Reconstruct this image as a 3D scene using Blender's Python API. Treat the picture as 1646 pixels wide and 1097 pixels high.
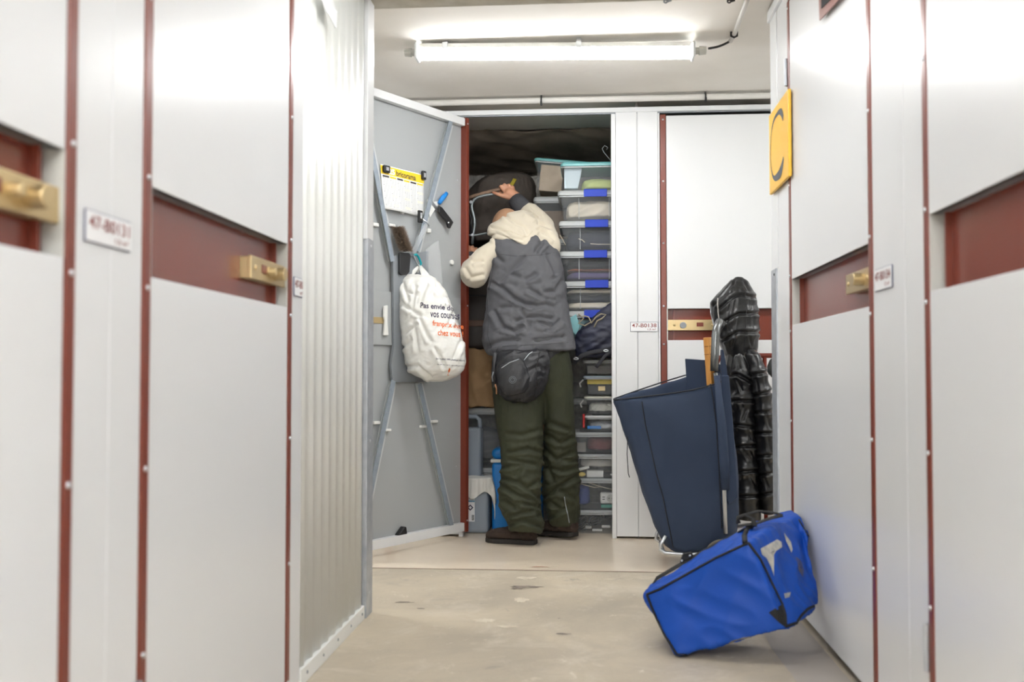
import bpy, bmesh, math, random
from mathutils import Vector, Matrix, noise
from mathutils.bvhtree import BVHTree

random.seed(4)
scene = bpy.context.scene
for o in list(bpy.data.objects):
    bpy.data.objects.remove(o)
col = scene.collection
PI = math.pi

# ------------------------------------------------------------------ camera
W, H = 1646.0, 1097.0
F = 1600.2
YAW, PITCH, EYE = 0.0793, 0.033, 0.86
fwd = Vector((-math.sin(YAW)*math.cos(PITCH), math.cos(YAW)*math.cos(PITCH), math.sin(PITCH)))
rgt = Vector((math.cos(YAW), math.sin(YAW), 0))
upv = rgt.cross(fwd)
cam_data = bpy.data.cameras.new('camera')
cam = bpy.data.objects.new('camera', cam_data)
col.objects.link(cam)
cam_data.sensor_width = 36.0
cam_data.lens = F/W*36.0
cam_data.clip_start = 0.02
cam.matrix_world = Matrix(((rgt.x, upv.x, -fwd.x, 0), (rgt.y, upv.y, -fwd.y, 0),
                           (rgt.z, upv.z, -fwd.z, EYE), (0, 0, 0, 1)))
cam_data.dof.use_dof = True
cam_data.dof.focus_distance = 5.0
cam_data.dof.aperture_fstop = 2.8
scene.camera = cam

# ------------------------------------------------------------------ world / exposure
world = bpy.data.worlds.new('world')
scene.world = world
world.use_nodes = True
world.node_tree.nodes['Background'].inputs[0].default_value = (0.9, 0.92, 1, 1)
world.node_tree.nodes['Background'].inputs[1].default_value = 0.3
scene.view_settings.view_transform = 'Standard'
scene.view_settings.look = 'None'
scene.view_settings.gamma = 1
scene.view_settings.exposure = 2.13
LAMP_W = 7.0      # emission of the tube at the aisle end
FILL_NEAR = 21.0   # unseen tubes added over the aisle to brighten its near walls
FILL_SIDE = 11.0   # unseen fill tubes added in the cross passage

def ray(x, y):
    return fwd + rgt*((x-823)/F) - upv*((y-548.5)/F)

def at(x, y, X=None, Y=None, Z=None):
    """point of the place seen at photo pixel x, y on the plane X=, Y= or Z="""
    d = ray(x, y)
    if X is not None: t = X/d.x
    elif Y is not None: t = Y/d.y
    else: t = (Z-EYE)/d.z
    return Vector((0, 0, EYE)) + d*t

# ------------------------------------------------------------------ materials
MATS = {}
def srgb(c):
    return tuple(((v/255)/12.92 if v/255 <= 0.04045 else ((v/255+0.055)/1.055)**2.4) for v in c)

def mat(name, rgb, rough=0.5, metal=0.0, bump=0.0, bscale=60.0, vary=0.0, vscale=3.0, emit=0.0,
        sheen=0.0, spec=0.5, stretch=(1, 1, 1), alpha=None, coat=0.0, rgb2=None, linear=False):
    if name in MATS: return MATS[name]
    m = bpy.data.materials.new(name); MATS[name] = m
    m.use_nodes = True
    nt = m.node_tree; b = nt.nodes['Principled BSDF']
    c = rgb if linear else srgb(rgb)
    b.inputs['Base Color'].default_value = (*c, 1)
    b.inputs['Roughness'].default_value = rough
    b.inputs['Metallic'].default_value = metal
    b.inputs['Specular IOR Level'].default_value = spec
    if sheen: b.inputs['Sheen Weight'].default_value = sheen
    if coat:
        b.inputs['Coat Weight'].default_value = coat; b.inputs['Coat Roughness'].default_value = 0.15
    tc = nt.nodes.new('ShaderNodeTexCoord'); mp = nt.nodes.new('ShaderNodeMapping')
    mp.inputs['Scale'].default_value = stretch
    nt.links.new(tc.outputs['Object'], mp.inputs['Vector'])
    if vary or rgb2:
        n = nt.nodes.new('ShaderNodeTexNoise'); n.inputs['Scale'].default_value = vscale
        n.inputs['Detail'].default_value = 6
        nt.links.new(mp.outputs[0], n.inputs['Vector'])
        mx = nt.nodes.new('ShaderNodeMix'); mx.data_type = 'RGBA'
        c2 = srgb(rgb2) if rgb2 else tuple(v*(1-vary) for v in c)
        mx.inputs[6].default_value = (*c, 1); mx.inputs[7].default_value = (*c2, 1)
        r = nt.nodes.new('ShaderNodeValToRGB')
        r.color_ramp.elements[0].position = 0.35; r.color_ramp.elements[1].position = 0.68
        nt.links.new(n.outputs['Fac'], r.inputs[0]); nt.links.new(r.outputs[0], mx.inputs[0])
        nt.links.new(mx.outputs[2], b.inputs['Base Color'])
    if bump:
        n = nt.nodes.new('ShaderNodeTexNoise'); n.inputs['Scale'].default_value = bscale
        n.inputs['Detail'].default_value = 4
        nt.links.new(mp.outputs[0], n.inputs['Vector'])
        bp = nt.nodes.new('ShaderNodeBump'); bp.inputs['Strength'].default_value = bump
        bp.inputs['Distance'].default_value = 0.01
        nt.links.new(n.outputs['Fac'], bp.inputs['Height']); nt.links.new(bp.outputs[0], b.inputs['Normal'])
    if emit:
        b.inputs['Emission Color'].default_value = (*c, 1); b.inputs['Emission Strength'].default_value = emit
    if alpha is not None:
        t = nt.nodes.new('ShaderNodeBsdfTransparent')
        t.inputs[0].default_value = (0.995, 0.995, 0.995, 1)
        ms = nt.nodes.new('ShaderNodeMixShader'); ms.inputs[0].default_value = alpha
        out = nt.nodes['Material Output']
        nt.links.new(t.outputs[0], ms.inputs[1]); nt.links.new(b.outputs[0], ms.inputs[2])
        nt.links.new(ms.outputs[0], out.inputs['Surface'])
    return m

M_white = mat('white_painted_metal', (223, 224, 225), 0.27, bump=0.01, bscale=400, coat=0.0)
M_white2 = mat('white_frame_metal', (226, 227, 228), 0.3)
M_corr = mat('corrugated_white_metal', (238, 239, 237), 0.3, rgb2=(230, 231, 226), vscale=1.5)
M_red = mat('red_brown_metal', (120, 54, 38), 0.32, bump=0.02, bscale=300)
M_redp = mat('red_brown_panel', (122, 55, 40), 0.22)
M_brass = mat('brass', (198, 176, 132), 0.34, metal=0.7, bump=0.02, bscale=200)
M_steel = mat('bright_steel', (205, 208, 212), 0.3, metal=0.9)
M_galv = mat('galvanised_steel', (188, 192, 197), 0.42, metal=0.45, rgb2=(170, 175, 182), vscale=25)
M_dgrey = mat('door_inner_grey', (166, 169, 170), 0.45, bump=0.02, bscale=500)
M_gusset = mat('gusset_grey', (138, 143, 148), 0.4, metal=0.2)
M_black = mat('black_plastic', (28, 28, 30), 0.4)
M_dark = mat('dark_void', (18, 17, 17), 0.8)
M_white_pl = mat('white_plastic', (232, 232, 228), 0.4)
M_glowend = mat('translucent_end', (225, 228, 228), 0.4)
M_pipe = mat('grey_white_pipe', (214, 211, 206), 0.5)
M_grey_pl = mat('grey_plastic', (196, 196, 190), 0.5)
M_rubber = mat('black_rubber', (24, 24, 26), 0.6)
M_yellow_sign = mat('yellow_sign', (252, 196, 60), 0.4)
M_signgrey = mat('sign_grey', (75, 78, 84), 0.5)
M_label = mat('label_white', (235, 235, 236), 0.4)
M_labelred = mat('label_red', (140, 50, 45), 0.5)
M_labelnavy = mat('label_navy', (104, 106, 128), 0.5)
M_seam = mat('seam_shadow_gap', (120, 120, 120), 0.7)

def concrete_floor():
    m = bpy.data.materials.new('floor_concrete'); m.use_nodes = True
    nt = m.node_tree; b = nt.nodes['Principled BSDF']; L = nt.links.new
    tc = nt.nodes.new('ShaderNodeTexCoord')
    def nz(scale, detail=8, rough=0.6, dist=0.0):
        n = nt.nodes.new('ShaderNodeTexNoise'); n.inputs['Scale'].default_value = scale
        n.inputs['Detail'].default_value = detail; n.inputs['Roughness'].default_value = rough
        n.inputs['Distortion'].default_value = dist
        L(tc.outputs['Object'], n.inputs['Vector']); return n.outputs['Fac']
    def ramp(f, a, bb):
        r = nt.nodes.new('ShaderNodeValToRGB'); r.color_ramp.elements[0].position = a
        r.color_ramp.elements[1].position = bb; L(f, r.inputs[0]); return r.outputs[0]
    def mix(fac, c1, c2):
        x = nt.nodes.new('ShaderNodeMix'); x.data_type = 'RGBA'
        if hasattr(fac, 'links'): L(fac, x.inputs[0])
        else: x.inputs[0].default_value = fac
        for i, c in ((6, c1), (7, c2)):
            if isinstance(c, tuple): x.inputs[i].default_value = (*srgb(c), 1)
            else: L(c, x.inputs[i])
        return x.outputs[2]
    base = mix(ramp(nz(1.6, 8, 0.65, 0.4), 0.36, 0.66), (200, 187, 165), (170, 160, 144))
    base = mix(ramp(nz(5.0, 10, 0.7, 0.8), 0.52, 0.78), base, (212, 202, 186))
    base = mix(ramp(nz(9.0, 10, 0.75, 1.5), 0.60, 0.72), base, (226, 217, 202))
    base = mix(ramp(nz(60, 6, 0.8), 0.60, 0.80), base, (152, 142, 130))
    base = mix(ramp(nz(3.3, 8, 0.7, 1.0), 0.62, 0.74), base, (142, 134, 126))
    # the short dark scuffs
    L(base, b.inputs['Base Color'])
    b.inputs['Roughness'].default_value = 0.55
    bp = nt.nodes.new('ShaderNodeBump'); bp.inputs['Strength'].default_value = 0.25; bp.inputs['Distance'].default_value = 0.01
    L(nz(45, 8, 0.7), bp.inputs['Height']); L(bp.outputs[0], b.inputs['Normal'])
    return m
M_floor = concrete_floor()
M_slab = mat('floor_painted_slab', (238, 222, 200), 0.25, rgb2=(228, 212, 190), vscale=2.2, bump=0.03, bscale=30)
M_edge = mat('floor_smooth_margin', (170, 162, 153), 0.35, rgb2=(158, 150, 142), vscale=3)
M_joint = mat('floor_joint', (112, 78, 66), 0.8)
M_ceil = mat('ceiling_plaster', (240, 236, 230), 0.8, rgb2=(230, 225, 217), vscale=2.0, bump=0.12, bscale=18)
M_beam = mat('beam_concrete', (200, 196, 184), 0.85, rgb2=(178, 172, 158), vscale=9, bump=0.5, bscale=30)

# ------------------------------------------------------------------ mesh helpers
class MB:
    def __init__(s): s.v = []; s.f = []
    def add(s, vs, fs, M=None):
        k = len(s.v)
        s.v += [(M @ Vector(p)) if M is not None else Vector(p) for p in vs]
        s.f += [tuple(i+k for i in f) for f in fs]
        return s
    def box(s, x0, x1, y0, y1, z0, z1, M=None):
        vs = [(x0, y0, z0), (x1, y0, z0), (x1, y1, z0), (x0, y1, z0), (x0, y0, z1), (x1, y0, z1), (x1, y1, z1), (x0, y1, z1)]
        return s.add(vs, [(0, 3, 2, 1), (4, 5, 6, 7), (0, 1, 5, 4), (1, 2, 6, 5), (2, 3, 7, 6), (3, 0, 4, 7)], M)
    def loft(s, rings, cap=True, closed=False):
        n = len(rings[0]); vs = [p for r in rings for p in r]; fs = []
        m = len(rings)
        for i in range(m if closed else m-1):
            j = (i+1) % m
            for k in range(n):
                l = (k+1) % n
                fs.append((i*n+k, i*n+l, j*n+l, j*n+k))
        if cap and not closed:
            fs.append(tuple(reversed(range(n)))); fs.append(tuple((m-1)*n+k for k in range(n)))
        return s.add(vs, fs)
    def tube(s, pts, r, n=10, closed=False, r2=None, flat=None):
        pts = [Vector(p) for p in pts]; m = len(pts); rings = []
        prev = None
        for i, p in enumerate(pts):
            a = pts[i-1] if (i > 0 or closed) else p
            b = pts[(i+1) % m] if (i < m-1 or closed) else p
            t = (b-a).normalized() if (b-a).length > 1e-9 else Vector((0, 0, 1))
            if prev is None:
                u = t.cross(flat if flat is not None else (Vector((0, 0, 1)) if abs(t.z) < 0.9 else Vector((1, 0, 0)))).normalized()
            else:
                u = (prev - t*prev.dot(t)).normalized()
            if flat is not None: 
                uu = t.cross(flat)
                if uu.length > 1e-4: u = uu.normalized()
            prev = u; w = t.cross(u)
            rr = r[i] if isinstance(r, (list, tuple)) else r
            rw = (r2[i] if isinstance(r2, (list, tuple)) else r2) if r2 is not None else rr
            rings.append([p + u*(rr*math.cos(2*PI*k/n)) + w*(rw*math.sin(2*PI*k/n)) for k in range(n)])
        return s.loft(rings, cap=not closed, closed=closed)
    def cyl(s, a, b, r, rb=None, n=20):
        return s.tube([a, b], [r, r if rb is None else rb], n)
    def sphere(s, c, r, nu=14, nv=9, M=None):
        if not isinstance(r, (list, tuple, Vector)): r = (r, r, r)
        c = Vector(c); vs = [Vector((0, 0, -r[2]))]; fs = []
        for i in range(1, nv):
            ph = -PI/2+PI*i/nv
            for k in range(nu):
                th = 2*PI*k/nu
                vs.append(Vector((r[0]*math.cos(ph)*math.cos(th), r[1]*math.cos(ph)*math.sin(th), r[2]*math.sin(ph))))
        vs.append(Vector((0, 0, r[2])))
        for k in range(nu):
            l = (k+1) % nu
            fs.append((0, 1+l, 1+k))
            for i in range(nv-2):
                a = 1+i*nu; b = a+nu
                fs.append((a+k, a+l, b+l, b+k))
            a = 1+(nv-2)*nu
            fs.append((a+k, a+l, len(vs)-1))
        if M is not None: vs = [M @ p for p in vs]
        return s.add([p+c for p in vs], fs)
    def chain(s, pts, rs, step=0.3, sq=None):
        """overlapping balls along a path: grows a limb for the voxel skin"""
        pts = [Vector(p) for p in pts]
        for i in range(len(pts)-1):
            a, b = pts[i], pts[i+1]; L = (b-a).length
            k = max(1, int(L/(min(rs[i], rs[i+1])*step)+0.999))
            for j in range(k+1):
                if j == 0 and i > 0: continue
                t = j/k; r = rs[i]*(1-t)+rs[i+1]*t
                s.sphere(a.lerp(b, t), (r, r*(sq or 1), r))
        return s
    def grid(s, fn, nu, nv):
        vs = [fn(i/nu, j/nv) for j in range(nv+1) for i in range(nu+1)]
        fs = [(j*(nu+1)+i, j*(nu+1)+i+1, (j+1)*(nu+1)+i+1, (j+1)*(nu+1)+i) for j in range(nv) for i in range(nu)]
        return s.add(vs, fs)
    def prism(s, poly, off):
        """polygon (3D points) extruded by vector off"""
        poly = [Vector(p) for p in poly]; off = Vector(off)
        return s.loft([poly, [p+off for p in poly]])

def wm(o):
    m = Matrix.LocRotScale(o.location, o.rotation_euler, o.scale)
    return wm(o.parent) @ m if o.parent else m

def tag(o, label=None, cat=None, group=None, kind=None):
    if label: o['label'] = label
    if cat: o['category'] = cat
    if group: o['group'] = group
    if kind: o['kind'] = kind
    return o

def thing(name, label, cat, loc=(0, 0, 0), rz=0, group=None, kind=None):
    o = bpy.data.objects.new(name, None); col.objects.link(o)
    o.empty_display_size = 0.1
    o.location = loc; o.rotation_euler = (0, 0, rz)
    return tag(o, label, cat, group, kind)

def link_mesh(name, me, material, parent=None, smooth=False, local=False, rz=0):
    o = bpy.data.objects.new(name, me); col.objects.link(o)
    if material is not None: me.materials.append(material)
    if parent is not None:
        o.parent = parent
        if not local: me.transform(wm(parent).inverted())
    elif not local and len(me.vertices):
        xs = [v.co for v in me.vertices]
        c = Vector(((min(p.x for p in xs)+max(p.x for p in xs))/2, (min(p.y for p in xs)+max(p.y for p in xs))/2, min(p.z for p in xs)))
        me.transform(Matrix.Translation(-c)); o.location = c
    if smooth:
        me.polygons.foreach_set('use_smooth', [True]*len(me.polygons))
    me.update()
    return o

def build(name, mb, material, parent=None, smooth=False, bevel=0, seg=2, sub=0, solid=0, local=False, normals=True):
    me = bpy.data.meshes.new(name)
    me.from_pydata([tuple(p) for p in mb.v], [], mb.f); me.validate()
    if normals:
        bm = bmesh.new(); bm.from_mesh(me); bmesh.ops.recalc_face_normals(bm, faces=bm.faces); bm.to_mesh(me); bm.free()
    o = link_mesh(name, me, material, parent, smooth, local)
    if solid:
        m = o.modifiers.new('solid', 'SOLIDIFY'); m.thickness = solid; m.offset = 0
    if bevel:
        m = o.modifiers.new('bevel', 'BEVEL'); m.width = bevel; m.segments = seg; m.limit_method = 'ANGLE'; m.angle_limit = 0.6
        m.harden_normals = False
    if sub:
        m = o.modifiers.new('sub', 'SUBSURF'); m.levels = sub; m.render_levels = sub
    return o

def organic(name, mb, material, parent=None, voxel=0.008, smooth=6, disp=None, sfac=0.5):
    """one continuous skin grown over overlapping shells, then shaped by disp(co, normal)"""
    me = bpy.data.meshes.new('tmp'); me.from_pydata([tuple(p) for p in mb.v], [], mb.f)
    bm = bmesh.new(); bm.from_mesh(me); bmesh.ops.recalc_face_normals(bm, faces=bm.faces); bm.to_mesh(me); bm.free()
    t = bpy.data.objects.new('tmp', me); col.objects.link(t)
    r = t.modifiers.new('r', 'REMESH'); r.mode = 'VOXEL'; r.voxel_size = voxel
    if smooth:
        s = t.modifiers.new('s', 'SMOOTH'); s.iterations = smooth; s.factor = sfac
    dg = bpy.context.evaluated_depsgraph_get()
    me2 = bpy.data.meshes.new_from_object(t.evaluated_get(dg))
    bpy.data.objects.remove(t); bpy.data.meshes.remove(me)
    me2.name = name
    if disp:
        ns = [v.normal.copy() for v in me2.vertices]
        for v, n in zip(me2.vertices, ns):
            v.co = v.co + n*disp(v.co, n)
    me2.materials.clear()
    return link_mesh(name, me2, material, parent, True)

def ridge(p): return 1-2*abs(noise.noise(p))
def folds(co, d, across=20.0, along=3.0, seed=0.0):
    """cloth folds that run along direction d"""
    d = Vector(d).normalized(); a = co.dot(d); q = co - d*a
    return ridge(q*across + d*(a*along) + Vector((seed, seed*1.7, -seed)))
def to_px(P):
    d = P-Vector((0, 0, EYE)); z = d.dot(fwd)
    return 823+F*d.dot(rgt)/z, 548.5-F*d.dot(upv)/z
def creases(lines, w=4.0, D=0.010, ridge=0.6, sym=False):
    """sculpt cloth creases along the given lines; each: a sunk line with a soft ridge on its lower side"""
    segs = []
    for ln in lines:
        k = 1.0
        if isinstance(ln[0], (int, float)): k, ln = ln[0], ln[1:]
        n = len(ln)-1
        for i in range(n):
            (x0, y0), (x1, y1) = ln[i], ln[i+1]
            L = math.hypot(x1-x0, y1-y0)
            segs.append((x0, y0, (x1-x0)/L, (y1-y0)/L, L, k, i == 0, i == n-1))
    eye = Vector((0, 0, EYE)); R = 6*w
    def fn(c, n):
        if n.dot(c-eye) > 0.25: return 0.0
        px, py = to_px(c); best = 0.0; bd = 1e9
        for x0, y0, ux, uy, L, k, first, last in segs:
            dx, dy = px-x0, py-y0
            if abs(dx) > R+L or abs(dy) > R+L: continue
            t = dx*ux+dy*uy; sd = dy*ux-dx*uy
            if ux < 0: sd = -sd
            over = 0.0
            if t < 0: over = -t
            elif t > L: over = t-L
            d = math.hypot(sd, over)
            if d > R or d > bd: continue
            bd = d
            f = math.exp(-(over/(w*0.9))**2)
            if sym: best = k*f*(-D*math.exp(-(sd/w)**2)+ridge*D*math.exp(-(sd/(3.2*w))**2))
            else: best = k*f*(-D*math.exp(-(sd/w)**2)+ridge*D*math.exp(-((sd-2.1*w)/(1.6*w))**2)+0.35*D*math.exp(-((sd+2.2*w)/(1.8*w))**2))
        return best
    return fn
def nz(co, s, seed=0.0): return noise.noise(co*s + Vector((seed, -seed, seed*2.3)))

def sring(yl, xl, yr, xr, Yc, dr, n=28, e=2.0):
    """horizontal-ish superellipse between two photo points at depth Yc, half depth dr"""
    a = at(xl, yl, Y=Yc); b = at(xr, yr, Y=Yc); c = (a+b)/2; u = (b-a)/2
    out = []
    for k in range(n):
        t = 2*PI*k/n; ct, st = math.cos(t), math.sin(t)
        x = math.copysign(abs(ct)**(2/e), ct); y = math.copysign(abs(st)**(2/e), st)
        out.append(c + u*x + Vector((0, dr*y, 0)))
    return out

_textcache = {}
def text_geo(s, size=1.0, bold=0.0, spacing=1.0):
    key = (s, bold, spacing)
    if key not in _textcache:
        cu = bpy.data.curves.new('t', 'FONT'); cu.body = s; cu.size = 1; cu.offset = bold; cu.space_character = spacing
        cu.resolution_u = 3; cu.fill_mode = 'FRONT'
        o = bpy.data.objects.new('t', cu); col.objects.link(o)
        dg = bpy.context.evaluated_depsgraph_get()
        me = bpy.data.meshes.new_from_object(o.evaluated_get(dg))
        vs = [v.co.copy() for v in me.vertices]; fs = [tuple(p.vertices) for p in me.polygons]
        bpy.data.objects.remove(o); bpy.data.curves.remove(cu); bpy.data.meshes.remove(me)
        if vs:
            x0 = min(v.x for v in vs); x1 = max(v.x for v in vs); y0 = min(v.y for v in vs); y1 = max(v.y for v in vs)
            vs = [Vector((v.x-x0, v.y-y0, 0)) for v in vs]
        else: x0 = x1 = y0 = y1 = 0
        _textcache[key] = (vs, fs, x1-x0, y1-y0)
    vs, fs, w, h = _textcache[key]
    return vs, fs, w, h

def text_on(name, s, fn, width, material, parent, bold=0.0, height=None, local=False, centre=False, spacing=1.0):
    """lettering mapped by fn(x, y) with x, y in metres from the lower left corner"""
    vs, fs, w, h = text_geo(s, bold=bold, spacing=spacing)
    k = width/w; kh = k if height is None else height/h
    mb = MB(); off = width/2 if centre else 0
    mb.add([fn(v.x*k-off, v.y*kh) for v in vs], fs)
    return build(name, mb, material, parent, local=local, normals=False)

def bvh_of(obj):
    me = obj.data; M = wm(obj)
    return BVHTree.FromPolygons([M @ v.co for v in me.vertices], [tuple(p.vertices) for p in me.polygons])

def drape(obj_bvh, p, d, off=0.0008):
    """drop p along d on the surface"""
    hit, nrm, _, _ = obj_bvh.ray_cast(Vector(p)-Vector(d)*0.8, Vector(d))
    if hit is None: return Vector(p)
    if nrm.dot(Vector(d)) > 0: nrm = -nrm
    return hit + nrm*off

# ------------------------------------------------------------------ the setting
XL, XR, YB = -0.798, 0.724, 5.25
YL_END, YR_END = 3.57, 4.035
Z0, Z1 = 1.036, 1.201          # the recessed lock band
DTOP = 2.235
CEIL = 2.325

def struct(name, mb, m, **k):
    o = build(name, mb, m, **k); o['kind'] = 'structure'; return o

# floor: rough screed in front, painted slab beyond the joint, smoother margin by the right wall
struct('floor', MB().box(-3.2, 3.2, -3.0, 4.375, -0.12, 0.0), M_floor)
struct('floor_slab', MB().box(-3.2, 3.2, 4.383, 7.2, -0.12, 0.0), M_slab)
mb = MB()
N = 60
top = [];
for i in range(N+1):
    x = -3.2+6.4*i/N
    w = 0.004+0.003*noise.noise(Vector((x*4, 0, 0)))+0.0025*noise.noise(Vector((x*17, 3, 0)))
    c = 4.379+0.006*noise.noise(Vector((x*3, 5, 0)))
    top.append((Vector((x, c-w, 0.0008)), Vector((x, c+w, 0.0008))))
for i in range(N):
    mb.add([top[i][0], top[i+1][0], top[i+1][1], top[i][1]], [(0, 1, 2, 3)])
struct('trim_1', mb, M_joint)
mb = MB()
edge = [(0.60, 2.2), (0.57, 2.86), (0.56, 3.2), (0.575, 3.6), (0.57, 4.0), (0.58, 4.37)]
for (xa, ya), (xb, yb) in zip(edge, edge[1:]):
    mb.add([(xa, ya, .0012), (0.72, ya, .0012), (0.72, yb, .0012), (xb, yb, .0012)], [(0, 1, 2, 3)])
struct('floor_margin', mb, M_edge)
def stain(name, px, py, rx, ry, m, seed):
    c = at(px, py, Z=0); rr = random.Random(seed); pts = []
    for k in range(26):
        q = 2*PI*k/26; f = .55+.6*rr.random()
        pts.append(c+Vector((rx*f*math.cos(q), ry*f*math.sin(q), .0011)))
    return pts, m
M_scuff = mat('dark_floor_scuff', (118, 108, 102), .7, rgb2=(150, 138, 124), vscale=40)
M_plast = mat('pale_floor_smear', (222, 212, 194), .7, rgb2=(200, 188, 168), vscale=30)
M_rustm = mat('rusty_smear', (176, 128, 104), .6, rgb2=(200, 172, 148), vscale=30)
for i_, (px, py, rx, ry, m_) in enumerate(((846, 944, .07, .02, M_scuff), (832, 947, .03, .018, M_scuff), (650, 969, .035, .012, M_scuff), (677, 979, .018, .008, M_scuff), (868, 912, .05, .012, M_rustm), (845, 930, .05, .03, M_plast),
        (838, 965, .03, .045, M_plast), (780, 998, .05, .03, M_plast), (815, 1008, .05, .02, M_plast), (700, 1008, .02, .015, M_plast), (982, 932, .02, .008, M_plast), (899, 995, .006, .005, M_scuff), (905, 1020, .03, .012, M_scuff))):
    pts, m_ = stain('floor_stain', px, py, rx, ry, m_, i_)
    o = build('floor_stain', MB().add(pts, [tuple(range(len(pts)))]), m_, parent=bpy.data.objects['floor'], normals=False)
struct('ceiling', MB().box(-3.2, 3.2, -3.0, 7.2, CEIL, CEIL+0.15), M_ceil)
# downstand beam across the end of the aisle, its lower arris a little broken
mb = MB(); n = 90
ring = []
for i in range(n+1):
    x = -3.2+6.4*i/n
    e = 0.006*noise.noise(Vector((x*9, 0, 0)))+0.004*noise.noise(Vector((x*31, 0, 7)))
    ring.append([Vector((x, 3.05, CEIL)), Vector((x, 3.05, 2.214)), Vector((x, 3.60+e, 2.214+e*0.5)), Vector((x, 3.60, CEIL))])
mb.loft(ring)
struct('ceiling_beam', mb, M_beam)
# outer shell of the cellar
struct('wall_front', MB().box(-3.2, 3.2, -3.1, -3.0, 0, CEIL), M_ceil)
struct('wall_far', MB().box(-3.2, 3.2, 7.15, 7.25, 0, CEIL), M_ceil)
struct('wall_end_left', MB().box(-3.25, -3.15, 3.4, 7.2, 0, CEIL), M_white)
struct('wall_end_right', MB().box(3.15, 3.25, 3.4, 7.2, 0, CEIL), M_white)

def pilaster(mb, x0, x1, seam=None, z1=2.29, t=0.02):
    """sheet-metal panels between two doors, with the small reveal at the seam"""
    if seam is None: mb.box(x0, x1, 0, t, 0.012, z1)
    else:
        mb.box(x0, seam-0.0015, 0, t, 0.012, z1); mb.box(seam+0.0015, x1, 0.0, t, 0.012, z1)
        mb.box(seam-0.0015, seam+0.0015, 0.008, t, 0.012, z1)

RZ = [2.20, 1.872, 1.545, 1.215, 1.015, 0.69, 0.36, 0.05]
def unit_door(idx, wall_loc, rz, x0, x1, lock='R', sw=0.033, lockx=0.0, knob=True, hinge=(1.97, 0.27), zoff=0.0):
    """a shut locker door: two white sheets, a recessed red band with the lock, red edge strips"""
    d = thing('door_%d' % idx, None, None, wall_loc, rz, kind='structure')
    A = x0+sw; B = x1-sw
    k = dict(parent=d, local=True)
    build('upper_panel', MB().box(A+0.002, B-0.002, -0.001, 0.014, Z1, DTOP-0.015), M_white, bevel=0.002, **k)
    build('lower_panel', MB().box(A+0.002, B-0.002, -0.001, 0.014, 0.03, Z0), M_white, bevel=0.002, **k)
    build('recess_panel', MB().box(A-0.004, B+0.004, 0.034, 0.042, Z0-0.04, Z1+0.04), M_redp, **k)
    mb = MB()
    mb.box(A, B, 0.001, 0.036, Z1, Z1+0.006); mb.box(A, B, 0.001, 0.036, Z0-0.006, Z0-0.001)
    build('recess_lip', mb, M_gusset, **k)
    mb = MB()
    e = A if lock == 'R' else B-0.028
    mb.box(A, A+0.006, 0.0, 0.036, Z0, Z1); mb.box(B-0.006, B, 0.0, 0.036, Z0, Z1)
    build('recess_jamb', mb, M_grey_pl, **k)
    build('inner_flange', MB().box(A+0.035, A+0.042, 0.02, 0.036, Z0, Z1).box(B-0.04, B-0.034, 0.02, 0.036, Z0, Z1), M_red, **k)
    for a, b in ((x0, A), (B, x1)):
        st = build('edge_strip', MB().box(a+0.003, b, -0.003, 0.014, 0.025, DTOP-0.008), M_red, bevel=0.003, **k)
        for z in RZ:
            r = MB().sphere(((a+b)/2+0.001, -0.003, z+zoff), (0.0055, 0.004, 0.0055), 10, 6)
            o = build('rivet', r, M_steel, parent=st, local=True, smooth=True)
    # lock: long brass plate with a cylinder and a slot
    s = 1 if lock == 'R' else -1
    e = B if lock == 'R' else A          # inner edge of the lock-side strip
    p0, p1 = (e-0.265, e+0.0) if lock == 'R' else (e, e+0.265)
    lk = build('lock_plate', MB().box(p0, p1, 0.006, 0.016, 1.087, 1.143), M_brass, bevel=0.002, **k)
    def lx(t): return e - s*t
    build('bolt_slot', MB().box(min(lx(.155), lx(.19)), max(lx(.155), lx(.19)), 0.0045, 0.0065, 1.107, 1.128), M_red, parent=lk, local=True)
    for t in (0.04, 0.235):
        build('screw', MB().sphere((lx(t), 0.006, 1.115), (0.007, 0.004, 0.007), 12, 6), M_brass, parent=lk, local=True, smooth=True)
    cy = MB().cyl((lx(.085), 0.008, 1.114), (lx(.085), -0.002 if not knob else -0.022, 1.114), 0.017, n=24)
    c = build('lock_cylinder', cy, M_brass if knob else M_gusset, parent=lk, local=True, bevel=0.002)
    if knob:
        build('lock_cylinder', MB().cyl((lx(.13), 0.008, 1.116), (lx(.13), -0.012, 1.116), 0.012, 0.010, n=20), M_brass, parent=lk, local=True, bevel=0.002)
    build('standoff', MB().box(p0+0.003, p1-0.003, 0.014, 0.036, 1.089, 1.141), M_brass, parent=lk, local=True)
    # hinges on the other side
    hx = x0 if lock == 'R' else x1
    for z in hinge:
        h = MB().cyl((hx-s*0.004, -0.006, z-0.05), (hx-s*0.004, -0.006, z+0.05), 0.0065, n=12)
        for q in range(1, 5):
            pass
        h.box(min(hx, hx-s*0.018), max(hx, hx-s*0.018), -0.004, 0.0, z-0.05, z+0.05)
        build('hinge', h, M_galv, **k)
    # dark cavity behind and the top gap
    build('backing', MB().box(x0-0.01, x1+0.01, 0.044, 0.06, 0.0, DTOP+0.02), M_dark, **k)
    return d

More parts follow.
